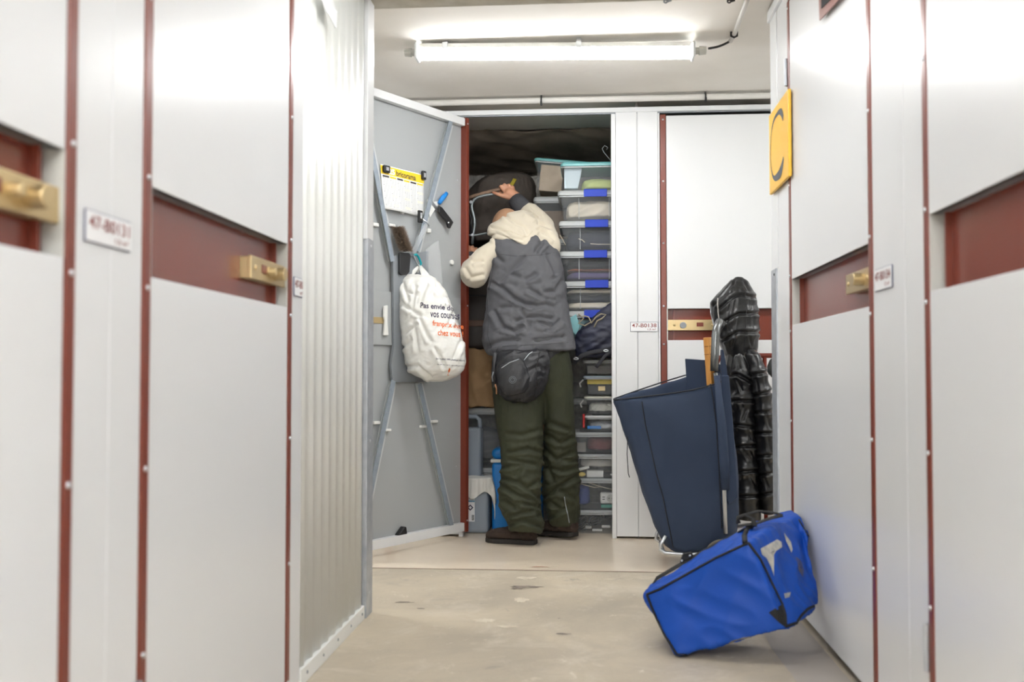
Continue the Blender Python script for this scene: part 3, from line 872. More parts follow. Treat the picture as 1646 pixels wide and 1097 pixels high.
build('handle', MB().prism([dw(a_, .030, b_) for a_, b_ in ends], dn*0.012), M_black, parent=br, bevel=0.004, seg=3)

# carabiner
c = [dpt(x, y, .045) for x, y in ((665, 411), (669, 409), (673, 414), (677, 424), (675, 428), (672, 426), (668, 418))]
M_teal = mat('teal_anodised', (20, 160, 170), 0.3, metal=0.4)
car = door_item('carabiner', 'turquoise carabiner hooking the shopping bag to the open door', 'carabiner', c[4][0], c[4][1], .045)
build('hook', MB().tube([dw(a_, .045, b_) for a_, b_ in c[:5]], .006, 10), M_teal, parent=car, smooth=True)
build('gate', MB().tube([dw(a_, .045, b_) for a_, b_ in (c[0], c[6], c[5], c[4])], .0028, 8), M_steel, parent=car, smooth=True)
for a_, b_ in ((c[0]),): 
    build('pin', MB().cyl(dw(a_, .02, b_), dw(a_, .05, b_), .004, n=10), M_steel, parent=car)

# shopping bag
M_bag = mat('white_bag_plastic', (230, 229, 224), 0.28, bump=0.35, bscale=22, spec=0.6)
M_bagnt = M_bag.node_tree; M_bagnt.nodes['Principled BSDF'].inputs['Subsurface Weight'].default_value = 0.0
BY = 4.86
rows = [(443, 652, 692, .035), (448, 645, 699, .055), (456, 640, 706, .065), (470, 640.5, 716, .080), (487, 640.5, 723, .092), (505, 642, 730, .10),
        (520, 644, 736, .105), (540, 646.5, 742, .108), (560, 649, 746.5, .108), (580, 652, 748, .104), (593, 656, 745, .095),
        (603, 666, 737, .075), (610, 682, 722, .045), (613, 694, 710, .02)]
rings = []
for py, xl, xr, dr in rows:
    rings.append(sring(py, xl, py+ (2 if py < 600 else 0), xr, BY-dr*0.35, dr, n=40, e=2.2))
bagmb = MB().loft(rings)
shop = thing('shopping_bag', 'bulging white plastic shopping bag with orange lettering hung on the door', 'bag', at(697, 612, Y=BY))
bag_cr = creases([[(648, 455), (657, 483)], [(686, 457), (675, 487)], [1.2, (651, 492), (675, 507)], [(675, 514), (692, 549)], [(666, 522), (672, 564)], [(653, 536), (670, 522)], [(692, 455), (714, 479)], [(701, 459), (718, 487)],
                  [1.2, (655, 590), (672, 588), (692, 606)], [(668, 460), (663, 500)], [(647, 560), (660, 548)], [(730, 500), (722, 520)], [(700, 560), (716, 592)], [(655, 470), (668, 474)], [(740, 550), (730, 575)]], w=2.6, D=.011, ridge=.7)
def bagdisp(co, n):
    zt = (co.z-0.83)/0.5
    v = 0.0065*folds(co, (0.15, 0, 1), 24, 3, 1.0)*(0.4+0.8*max(0, zt)) + 0.0035*folds(co, (0.7, 0, 0.7), 40, 9, 5) + 0.003*nz(co, 22, 3) + .0015*folds(co, (1, 0, -.4), 80, 15, 2)
    return v*.6+bag_cr(co, n)
body = organic('bag_body', bagmb, M_bag, shop, voxel=0.006, smooth=3, disp=bagdisp)
# open rim at the top and handles
def strap(pts, w=.012): return MB().tube(pts, w, 10, r2=.0022, flat=Vector((0.3, -1, 0)))
hk = dw(c[4][0], .045, c[4][1]+.004)
for A_, B_ in ((at(655, 449, Y=BY-.02), at(684, 450, Y=BY-.06)), (at(664, 448, Y=BY+.04), at(698, 458, Y=BY-.04))):
    for E_ in (A_, B_):
        build('handle', strap([hk, hk.lerp(E_, .35)+Vector((0, -.004, 0)), hk.lerp(E_, .7), E_+Vector((0, 0, -.03))], [.006, .010, .012, .014]), M_bag, parent=shop, smooth=True)
bv = bvh_of(body)
M_navy = mat('print_navy', (48, 40, 74), 0.5)
M_orange = mat('print_orange', (240, 110, 30), 0.5)
bd = Vector((-0.14, 0.99, 0)).normalized()
bx = Vector((0.985, 0.14, 0)).normalized()
def bagtext(s, px, py, wpx, hpx, m, bold=0.03, tilt=-0.03):
    o = at(px, py, Y=BY-0.10)
    def fn(a, b): return drape(bv, o + bx*a + Vector((0, 0, b+a*tilt)), bd, 0.0012)
    text_on('printed_text', s, fn, wpx*BY/F, m, shop, bold=bold, height=hpx*BY/F)
bagtext('Pas envie de', 676, 496, 52, 9, M_navy, 0.02, -0.08)
bagtext('vos courses', 692, 511, 46, 8, M_navy, 0.015, -0.06)
bagtext('franprix livre', 695.5, 527, 49, 11, M_orange, 0.018, -0.10)
bagtext('chez vous !', 704, 540, 40, 9.5, M_orange, 0.018, -0.06)
bagtext('Sac r\u00e9utilis\u00e9 100% plastique recycl\u00e9', 701, 579, 45, 3.4, M_navy, 0.01, -0.07)
bagtext('Ne pas jeter sur la voie publique merci', 703, 587.5, 43, 2.4, M_navy, 0.0, -0.06)
lg = [(0, 0), (.006, -.002), (.011, .012), (.014, .030), (.009, .034), (.006, .024), (.003, .020), (.006, .014)]
o_ = at(719, 603, Y=BY-.08)
build('printed_emblem', MB().add([drape(bv, o_+bx*a_+Vector((0, 0, b_)), bd, .0012) for a_, b_ in lg], [tuple(range(len(lg)))]), M_orange, parent=shop, normals=False)

# clear bag behind it
cl = [dpt(x, y, .03) for x, y in ((686, 400), (704, 387), (706, 420), (710, 462), (706, 466), (690, 450), (684, 430))]
mb = MB(); 
pp = [dw(a_, .03, b_) for a_, b_ in cl]; ctr = sum(pp, Vector())/len(pp)
rings = []
for k in range(7):
    off = -0.012+0.024*k/6; sc = math.sqrt(max(0.02, 1-((k-3)/3.2)**2))
    rings.append([ctr+(p-ctr)*(0.80+0.2*sc)+dn*off for p in pp])
mb.loft(rings)
def cdisp(co, n): return 0.004*folds(co, (0.2, 0, 1), 40, 8, 3)
tag(organic('plastic_pouch', mb, mat('thin_clear_film', (240, 242, 244), 0.12, alpha=0.2), None, voxel=0.005, smooth=2, disp=cdisp),
    'thin clear plastic pouch hanging behind the shopping bag handles', 'pouch')

# ------------------------------------------------------------------ contents of the open locker
M_bin = mat('clear_bin_plastic', (205, 210, 214), 0.12, alpha=0.085)
M_binlid = mat('frosted_lid_plastic', (212, 216, 216), 0.25, alpha=0.72)
M_tealid = mat('teal_lid_plastic', (120, 198, 200), 0.3, alpha=0.9)
M_clip = mat('royal_blue_plastic', (18, 60, 190), 0.4, spec=.3)
M_rim = mat('frosted_rim', (198, 202, 203), 0.3, alpha=0.7)

def storage_bin(name, label, cat, loc, w, d, h, rz=0, group=None, lid=M_binlid, lidh=0.028, clip=None, clipx=0.5, taper=0.02, ribs=True, over=0.012, tilt=None, handle=None):
    """lidded clear bin; loc = front lower left corner of the footprint, w along X, d into the locker"""
    t = thing(name, label, cat, loc, rz, group)
    if tilt: t.rotation_euler = (tilt[0], tilt[1], rz)
    K = dict(parent=t, local=True)
    def rr(x0, x1, y0, y1, z, r=0.02):
        pts = []
        for cx, cy, a0 in ((x1-r, y0+r, -PI/2), (x1-r, y1-r, 0), (x0+r, y1-r, PI/2), (x0+r, y0+r, PI)):
            for k in range(5):
                a = a0+PI/2*k/4; pts.append(Vector((cx+r*math.cos(a), cy+r*math.sin(a), z)))
        return pts
    hb = h-lidh
    outer = [rr(taper, w-taper, taper, d-taper, 0.001), rr(taper*.4, w-taper*.4, taper*.4, d-taper*.4, hb*0.7), rr(0, w, 0, d, hb)]
    tk = 0.002
    inner = [rr(tk, w-tk, tk, d-tk, hb), rr(taper*.4+tk, w-taper*.4-tk, taper*.4+tk, d-taper*.4-tk, hb*.7), rr(taper+tk, w-taper-tk, taper+tk, d-taper-tk, 0.004)]
    body = build('bin_body', MB().loft(outer+inner), M_bin, **K)
    rim = MB().loft([rr(-over*.6, w+over*.6, -over*.6, d+over*.6, hb-0.008), rr(-over*.6, w+over*.6, -over*.6, d+over*.6, hb-.001),
                     rr(0.003, w-.003, .003, d-.003, hb-.001), rr(0.003, w-.003, .003, d-.003, hb-.008)], closed=True, cap=False)
    build('rim', rim, M_rim, **K)
    if ribs:
        for f in (0.28, 0.72) if w > 0.3 else (0.5,):
            build('rib', MB().box(w*f-.0015, w*f+.0015, taper*.5-.002, taper*.5+.001, 0.01, hb-.01), M_rim, **K)
    if lid:
        L = MB().loft([rr(-over, w+over, -over, d+over, hb+.001), rr(-over, w+over, -over, d+over, hb+lidh*.55), rr(-over+.006, w+over-.006, -over+.006, d+over-.006, h-.001),
                       rr(.03, w-.03, .03, d-.03, h), rr(.035, w-.035, .035, d-.035, h-.006)])
        build('lid', L, lid, **K)
    if clip:
        cw_ = 0.125
        cx = w*clipx
        cm = MB().box(cx-cw_/2, cx+cw_/2, -over-.010, -over-.002, hb-.010, h+.002).box(cx-cw_/2, cx+cw_/2, -over-.004, .02, h+.001, h+.005)
        build('latch', cm, clip, bevel=0.003, **K)
    if handle:
        hm = MB().tube([(-over-.001, d*.2, hb-.01), (-over-.02, d*.2, hb-.03), (-over-.014, d*.2, hb-.05)], .005, 8) if handle != M_red_latch else MB().box(-over-.012, -over, -.008, .02, hb-.055, hb+.02)
        build('side_latch', hm, handle, bevel=0 if handle != M_red_latch else .004, **K)
    return t
M_red_latch = mat('red_latch', (196, 40, 40), 0.4)

def lump(name, label, cat, x0, x1, y0, y1, z0, z1, m, seed=0, amp=0.012, d=(1, 0, .2), ac=22, al=4, group=None, vox=0.008, e=3.0):
    """heap of folded cloth filling a box-like volume"""
    cx, cy, hx, hy = (x0+x1)/2, (y0+y1)/2, (x1-x0)/2, (y1-y0)/2
    rings = []
    for k in range(9):
        v = k/8; s = math.sqrt(max(0.03, 1-(2*v-1)**6))*(1-0.10*v); z = z0+(z1-z0)*v
        rings.append([Vector((cx+hx*s*math.copysign(abs(math.cos(a))**(2/e), math.cos(a)), cy+hy*s*math.copysign(abs(math.sin(a))**(2/e), math.sin(a)), z+0.012*noise.noise(Vector((a, v*3, seed)))*v)) for a in [2*PI*q/24 for q in range(24)]])
    def dsp(co, n):
        return (amp*folds(co, d, ac, al, seed)+amp*.6*nz(co, 9, seed)) * (0.25 if n.z < -0.7 else 1) - amp*0.8
    return tag(organic(name, MB().loft(rings), m, None, voxel=vox, smooth=2, disp=dsp), label, cat, group)

M_cream = mat('cream_cloth', (226, 216, 196), 0.9, bump=0.15, bscale=120)
M_navyc = mat('dark_navy_cloth', (44, 48, 62), 0.9, bump=0.15, bscale=150)
M_char = mat('charcoal_cloth', (40, 42, 48), 0.9)
M_lime = mat('lime_cloth', (206, 218, 140), 0.9)
M_aqua = mat('aqua_cloth', (150, 205, 210), 0.9)
M_purple = mat('purple_cloth', (92, 80, 120), 0.9)
M_rust = mat('rust_cloth', (168, 96, 72), 0.9)

FY = 5.40
def zz_(py, Y=FY, px=940): return at(px, py, Y=Y).z
def xx_(px, Y=FY, py=450): return at(px, py, Y=Y).x
bx0 = xx_(900); BWD = 0.40
lid_y = [306, 355, 404, 452, 500, 549]
ords = ['topmost', 'second', 'third', 'fourth', 'lowest']
desc = ['holding cream cloth', 'holding navy cloth and pale cords', 'with a purple and rust layer', 'with cream and charcoal cloth', 'behind the navy bag']
# plinth of trays below
for i in range(5):
    zt, zb2 = zz_(lid_y[i]), zz_(lid_y[i+1])
    storage_bin('storage_bin', 'clear bin with a blue latch %s, %s of the five' % (desc[i], ords[i]), 'storage bin', (bx0+0.006*(i % 2), FY, zb2+.001), BWD*0.93, 0.34, zt-zb2-.002, group='blue latched bins stacked in the locker', clip=M_clip, clipx=0.52)
X0, X1, Y0, Y1 = bx0+.026, bx0+.345, FY+.022, FY+.30
def zr(i): return zz_(lid_y[i+1])+.008, zz_(lid_y[i])-.036
a, b = zr(0); lump('folded_sheet', 'crumpled cream cloth inside the topmost blue latched bin', 'cloth', X0, X1-.01, Y0+.012, Y1-.02, a, b+.004, M_cream, 1, .010, (1, 0, .5))
a, b = zr(1); lump('folded_trousers', 'dark navy cloth packed in the second blue latched bin', 'cloth', X0, X1, Y0+.004, Y1, a, b, M_navyc, 2, .004, e=6)
p0 = Vector((X0, Y0-.010, a))
for i, (pts, lab) in enumerate((([(894, 378), (900, 388), (903, 394)], 'short pale cord at the left of the navy cloth'), ([(930, 384), (936, 386), (940, 390)], 'pale hooked cord in the middle of the navy cloth'), ([(949, 392), (962, 393), (984, 393)], 'long straight pale cord lying on the navy cloth'))):
    tag(build('cord', MB().tube([at(x+6 if i == 0 else x, y, Y=FY+.020) for x, y in pts], .0022, 6), M_cream, smooth=True), lab, 'cord', 'cords in the second bin')
a, b = zr(2); h3 = (b-a)
lump('folded_blanket', 'charcoal cloth on top inside the third blue latched bin', 'cloth', X0, X1, Y0, Y1, a+h3*.52, b, M_char, 3, .004, e=6)
lump('folded_scarf', 'rust coloured folded layer in the third blue latched bin', 'cloth', X0, X1, Y0, Y1, a+h3*.40, a+h3*.54, M_rust, 4, .003, e=6, vox=.006)
lump('folded_shirt', 'purple folded layer at the bottom of the third blue latched bin', 'cloth', X0, X1, Y0, Y1, a, a+h3*.42, M_purple, 5, .004, e=6)
a, b = zr(3); h3 = b-a
lump('folded_towel', 'cream towel on top inside the fourth blue latched bin', 'cloth', X0, X1, Y0, Y1, a+h3*.70, b, M_cream, 6, .005, e=5, vox=.006)
lump('folded_jumper', 'charcoal jumper between two cream layers in the fourth bin', 'cloth', X0, X1, Y0, Y1, a+h3*.34, a+h3*.74, M_char, 7, .006, e=5)
lump('folded_towel', 'cream towel at the bottom inside the fourth blue latched bin', 'cloth', X0, X1, Y0, Y1, a, a+h3*.38, M_cream, 8, .005, e=5, vox=.006)
a, b = zr(4); lump('aqua_bundle', 'aqua cloth bundle inside the lowest blue latched bin', 'cloth', X0, X1, Y0, Y1, a, b, M_aqua, 9, .006)
# teal lidded bins on top
zt, zb2 = zz_(260), zz_(306)
storage_bin('lidded_bin', 'clear bin with a pale teal lid on top of the blue latched stack', 'storage bin', (bx0+.015, FY+.02, zb2+.001), 0.38, 0.30, zt-zb2, lid=M_tealid, lidh=.022, ribs=False)
lump('lime_blanket', 'pale lime cloth inside the teal lidded top bin', 'cloth', xx_(933), xx_(933)+.22, FY+.06, FY+.28, zb2+.008, zz_(281), M_lime, 11, .008)
tag(build('paper_folder', MB().prism([at(907, 303, Y=FY+.05), at(929, 303, Y=FY+.05), at(936, 268, Y=FY+.05), at(933, 265, Y=FY+.05), at(907, 265, Y=FY+.05)], (0, .05, 0)), mat('pale_blue_paper', (214, 230, 238), .7), bevel=.002),
    'pale blue folder standing inside the teal lidded top bin', 'folder')
Y2 = 5.80
zt, zb2 = zz_(253, Y2, 880), zz_(305, Y2, 880)
xl = xx_(857, Y2, 280)
storage_bin('lidded_bin', 'tilted clear bin with a dark teal lid left of the stack top', 'storage bin', (xl, Y2, zb2), 0.40, 0.33, zt-zb2, lid=M_tealid, lidh=.018, ribs=False, tilt=(0, 0.10, 0))
tag(build('file_box', MB().box(xl+.03, xl+.165, Y2+.03, Y2+.28, zb2+.005, zt-.03, Matrix.Translation(Vector((xl, Y2, zb2))) @ Matrix.Rotation(.10, 4, 'Y') @ Matrix.Translation(-Vector((xl, Y2, zb2)))), mat('beige_card', (216, 196, 168), .8, rgb2=(196, 174, 146), vscale=14), bevel=.004),
    'beige card box inside the tilted teal lidded bin', 'box')
zt2 = zb2-.028; zb3 = zz_(384, Y2, 880)
storage_bin('lidded_bin', 'greyish clear bin under the tilted teal lidded bin', 'storage bin', (xl+.012, Y2+.01, zb3), 0.38, 0.32, zt2-zb3-.012, lidh=.03, ribs=False)
tag(build('file_box', MB().box(xl+.05, xl+.34, Y2+.04, Y2+.28, zb3+.005, zb3+.17), mat('dull_brown_card', (150, 128, 108), .8), bevel=.004), 'dull brown box in the greyish bin behind the raised arm', 'box')
# support column behind the stack
storage_bin('tall_bin', 'large clear bin deep in the locker carrying the greyish bin', 'storage bin', (xl+.01, Y2+.01, 0.72), 0.38, 0.32, zb3-.72, ribs=False)
storage_bin('tall_bin', 'large clear bin on the floor deep in the locker', 'storage bin', (xl+.01, Y2+.01, 0.001), 0.38, 0.32, .717, ribs=False)
# wire hanger hook at the jamb
tag(build('wire_hook', MB().tube([at(x, y, Y=5.40) for x, y in ((985, 262), (978, 254), (970, 244), (968, 239), (972, 234), (977, 237), (975, 241))], .0022, 8), M_gusset, smooth=True),
    'dark wire hook sticking out above the teal lidded top bin', 'hook')

# small boxes below the navy bag
sx0 = xx_(939); SB = [(578, 603), (604, 636), (637, 667), (668, 695)]
lids = [M_binlid, mat('pale_blue_lid', (190, 208, 220), .3, alpha=.85), mat('ivory_lid', (222, 220, 206), .3, alpha=.9), mat('white_lid', (225, 226, 226), .3, alpha=.9)]
labs = ['small clear box directly under the navy bag', 'small clear box with a pale blue lid over a yellow pack', 'small clear box with an ivory lid full of papers', 'small clear box with a red side latch']
M_hook = mat('white_hook', (215, 215, 212), .4)
for i, (a, b) in enumerate(SB):
    za, zb_ = zz_(a), zz_(b)
    storage_bin('small_box', labs[i], 'storage box', (sx0+.004*i, FY, zb_+.001), 0.235, 0.28, za-zb_-.002, group='small boxes stacked in the locker', lid=lids[i], lidh=.012, taper=.012, over=.010, ribs=False,
                handle=(None, M_hook, M_hook, M_red_latch)[i])
def smallbox_item(name, lab, cat, px0, px1, py0, py1, m, Y=FY+.03, dep=.06, bev=.003):
    a = at(px0, py1, Y=Y); b = at(px1, py0, Y=Y)
    return tag(build(name, MB().box(a.x, b.x, Y, Y+dep, a.z, b.z), m, bevel=bev), lab, cat)
smallbox_item('yellow_pack', 'bright yellow pack inside the pale blue lidded box', 'pack', 944, 986, 609, 618, mat('yellow_card', (238, 208, 40), .5))
smallbox_item('brass_tin', 'small golden tin inside the pale blue lidded box', 'tin', 961, 973, 621, 629, M_brass, dep=.03)
smallbox_item('black_case', 'black case behind the golden tin in the small box', 'case', 945, 986, 619, 634, M_black, Y=FY+.07)
smallbox_item('grey_tool_roll', 'dull grey roll inside the small box under the navy bag', 'tool roll', 944, 985, 588, 601, mat('dull_grey', (120, 116, 110), .7), Y=FY+.03)
a = zz_(666); lump('paper_scraps', 'white paper scraps inside the ivory lidded small box', 'paper', sx0+.022, sx0+.20, FY+.026, FY+.2, a+.004, a+.06, mat('scrap_paper', (226, 226, 216), .8), 14, .012, (.6, 0, 1), 40, 8, vox=.006)
a = zz_(694); lump('plastic_wraps', 'crumpled clear wraps inside the red latched small box', 'wrapping', sx0+.026, sx0+.20, FY+.034, FY+.2, a+.004, a+.05, mat('milky_wrap', (206, 210, 214), .4), 15, .012, (.6, 0, 1), 40, 8, vox=.006)
smallbox_item('blue_strip', 'sky blue strip in the red latched small box', 'strip', 944, 966, 685, 690, M_blue, Y=FY+.018, dep=.02)

# wide clear trays at the bottom
TR = [(695, 729), (730, 768), (769, 819), (820, 861)]
tx0 = xx_(922); tl = ['topmost wide clear tray with a maroon cloth', 'second wide clear tray with white odds and ends', 'third wide clear tray with a socket adaptor', 'lowest wide clear tray full of black cables']
for i, (a, b) in enumerate(TR):
    za, zb_ = zz_(a), max(0.001, zz_(b))
    t = storage_bin('wide_tray', tl[i], 'storage tray', (tx0, FY-.01, zb_), 0.325, 0.37, za-zb_-.001, group='wide clear trays on the locker floor', lid=M_rim, lidh=.016, taper=.006, over=.004, ribs=False)
M_maroon = mat('maroon_cloth', (120, 58, 62), .8)
a = zz_(728); lump('maroon_cloth', 'maroon cloth pouch in the topmost wide tray', 'cloth', xx_(942), xx_(988), FY+.02, FY+.2, a, zz_(703), M_maroon, 17, .006, (1, 0, -.4), vox=.006)
smallbox_item('grey_card', 'grey card bits at the left of the topmost wide tray', 'card', 926, 942, 712, 727, mat('mid_grey_card', (150, 144, 138), .8))
a = zz_(767); lump('white_bag_roll', 'white rolled bag in the second wide tray', 'bag', xx_(932), xx_(988), FY+.05, FY+.2, zz_(755), zz_(738), mat('white_film', (222, 220, 214), .5), 18, .008, (1, 0, 0), vox=.006)
smallbox_item('white_box', 'small white box in the middle of the second wide tray', 'box', 943, 970, 757, 768, M_white_pl)
tag(build('yellow_bulb', MB().sphere(at(935, 763, Y=FY+.03), (.022, .016, .013), 18, 12), mat('pale_yellow', (232, 205, 110), .5), smooth=True), 'small yellow rounded piece in the second wide tray', 'part')
tag(build('white_stick', MB().cyl(at(925, 757, Y=FY+.02), at(947, 751, Y=FY+.02), .008, n=14), M_white_pl, smooth=True), 'white plastic stick at the left of the second wide tray', 'stick')
smallbox_item('white_charger', 'small white charger at the right of the second wide tray', 'charger', 981, 989, 762, 765, M_white_pl)
a = zz_(817)
ad = at(976, 802, Y=FY+.02)
t = thing('socket_adaptor', 'white socket adaptor with two USB slots in the third wide tray', 'adaptor', ad)
build('shell', MB().box(ad.x-.038, ad.x+.042, ad.y, ad.y+.04, ad.z-.028, ad.z+.032), M_white_pl, parent=t, bevel=.012, seg=4)
build('socket_well', MB().cyl((ad.x+.018, ad.y-.0015, ad.z+.002), (ad.x+.018, ad.y+.01, ad.z+.002), .021, n=28), M_grey_pl, parent=t, bevel=.001)
build('pin_hole', MB().cyl((ad.x+.010, ad.y-.003, ad.z+.002), (ad.x+.010, ad.y, ad.z+.002), .003, n=10), M_black, parent=t)
build('pin_hole', MB().cyl((ad.x+.026, ad.y-.003, ad.z+.002), (ad.x+.026, ad.y, ad.z+.002), .003, n=10), M_black, parent=t)
for dz in (-.004, .008):
    build('usb_slot', MB().box(ad.x-.026, ad.x-.012, ad.y-.001, ad.y+.002, ad.z+dz-.002, ad.z+dz+.002), M_black, parent=t)
lump('blue_cloth', 'blue cloth at the left of the third wide tray', 'cloth', xx_(926), xx_(948), FY+.03, FY+.15, a, zz_(782), mat('mid_blue_cloth', (60, 78, 150), .8), 19, .006, (.3, 0, 1), vox=.006)
smallbox_item('green_card', 'small teal green card under the socket adaptor', 'card', 966, 990, 812, 817, mat('teal_green', (60, 160, 140), .5), dep=.03)
pts = [at(x, y, Y=FY+.05) for x, y in ((928, 776), (940, 780), (955, 784), (965, 783), (955, 779), (945, 776), (960, 781), (978, 786), (988, 788))]
tag(build('beige_cable', MB().tube(pts, .003, 8), M_cream, smooth=True), 'thin beige cable looping along the top of the third wide tray', 'cable')
rnd = random.Random(9)
for i in range(6):
    c0_ = at(rnd.uniform(930, 984), rnd.uniform(828, 850), Y=FY+.06); q = []
    for k in range(26):
        a_ = k*.55+i; q.append(Vector((max(bx0+.04, min(.12, c0_.x+.035*math.cos(a_)*(1+.3*math.sin(k)))), FY+.05+.02*math.sin(a_*.7)+i*.02, max(.012, c0_.z+.022*math.sin(a_*1.1)))))
    tag(build('black_cable', MB().tube(q, .0035, 6), M_rubber, smooth=True), 'black cable coiled in the lowest wide tray', 'cable', 'black cables in the lowest tray')
for i, (px, py, w, lab) in enumerate(((980, 826, 9, 'ivory plug strip at the upper right of the lowest tray'), (974, 847, 7, 'white plug near the right of the lowest tray'), (960, 853, 8, 'white charger lying at the bottom of the lowest tray'), (946, 848, 5, 'grey charger at the left of the lowest tray'))):
    c_ = at(px, py, Y=FY+.035)
    tag(build('plug', MB().box(c_.x-w*.0033, c_.x+w*.0033, c_.y, c_.y+.02, max(.008, c_.z-.007), max(.016, c_.z+.007)), M_white_pl if i != 3 else M_grey_pl, bevel=.003), lab, 'plug')

# ---- left side of the locker: bulky bag, trunk, paper bag, canisters, bin
M_duvet = mat('dull_brown_nylon', (84, 76, 70), 0.75, bump=0.15, bscale=90, rgb2=(70, 62, 57), vscale=8)
rings = [sring(py, xl, py, xr, 5.95, dr, 30, 2.3) for py, xl, xr, dr in ((283, 806, 842, .08), (288, 786, 853, .16), (298, 770, 858, .21), (320, 752, 860, .24), (350, 744, 860, .25), (378, 742, 856, .24), (392, 752, 848, .20))]
dv = organic('duvet_bag', MB().loft(rings), M_duvet, None, voxel=.01, smooth=4, disp=lambda c, n: .013*folds(c, (1, .2, .15), 10, 2, 2)+.010*nz(c, 8, 1)+.004*folds(c, (.3, 0, 1), 30, 8, 4))
tag(dv, 'bulky dull brown duvet bag lying high at the back of the open locker', 'bag')
dvb = bvh_of(dv)
pts = [drape(dvb, at(827-7*k/7, 283+16*k/7, Y=5.7), Vector((0, 1, 0)), .003) for k in range(1, 8)]
build('carry_strap', MB().tube(pts, .013, 8, r2=.002, flat=Vector((0, -1, .4))), mat('yellow_webbing', (168, 152, 46), .7), parent=dv, smooth=True)
M_trunk = mat('dark_brown_leather', (52, 44, 40), 0.55, bump=.1, bscale=60)
a = at(744, 397, Y=5.56); b = at(838, 562, Y=5.56)
tk = thing('trunk', 'dark brown suitcase under the duvet bag behind the man', 'suitcase', ((-.85-.38)/2, 5.85, b.z))
build('case_body', MB().box(-.85, -.38, 5.56, 6.15, b.z+.004, a.z-.002), M_trunk, parent=tk, bevel=.03, seg=4)
for zz in (.30, .34):
    pass
build('case_band', MB().box(-.856, -.374, 5.552, 6.156, b.z+.13, b.z+.165), mat('brown_strap', (92, 64, 48), .5), parent=tk, bevel=.004)
build('case_seam', MB().box(-.853, -.377, 5.556, 6.153, b.z+.30, b.z+.308), M_black, parent=tk)
# brown paper bag
M_kraft = mat('kraft_paper', (176, 142, 104), .85, bump=.3, bscale=14, rgb2=(150, 118, 84), vscale=7)
rings = [sring(py, xl, py, xr, 5.66, dr, 26, 3.0) for py, xl, xr, dr in ((562, 735, 792, .10), (580, 730, 798, .12), (605, 732, 802, .12), (630, 736, 806, .12), (654, 742, 806, .11))]
tag(organic('paper_bag', MB().loft(rings), M_kraft, None, voxel=.009, smooth=2, disp=lambda c, n: .012*folds(c, (1, 0, 1), 12, 5, 9)+.008*folds(c, (-.4, 0, 1), 20, 6, 2)-.012),
    'crumpled brown paper bag below the suitcase behind the red door edge', 'bag')
# frosted tubs under it
storage_bin('storage_tub', 'frosted tub under the brown paper bag', 'storage bin', (-.86, 5.60, .335), .44, .34, zz_(656, 5.62, 780)-.335, ribs=False)
storage_bin('storage_tub', 'frosted tub on the locker floor behind the canisters', 'storage bin', (-.86, 5.60, .001), .44, .34, .330, ribs=False)
lump('grey_cloth', 'grey cloth inside the frosted tub below the paper bag', 'cloth', -.82, -.46, 5.63, 5.88, .35, .55, mat('dull_grey_cloth', (110, 110, 112), .9), 21, .010)
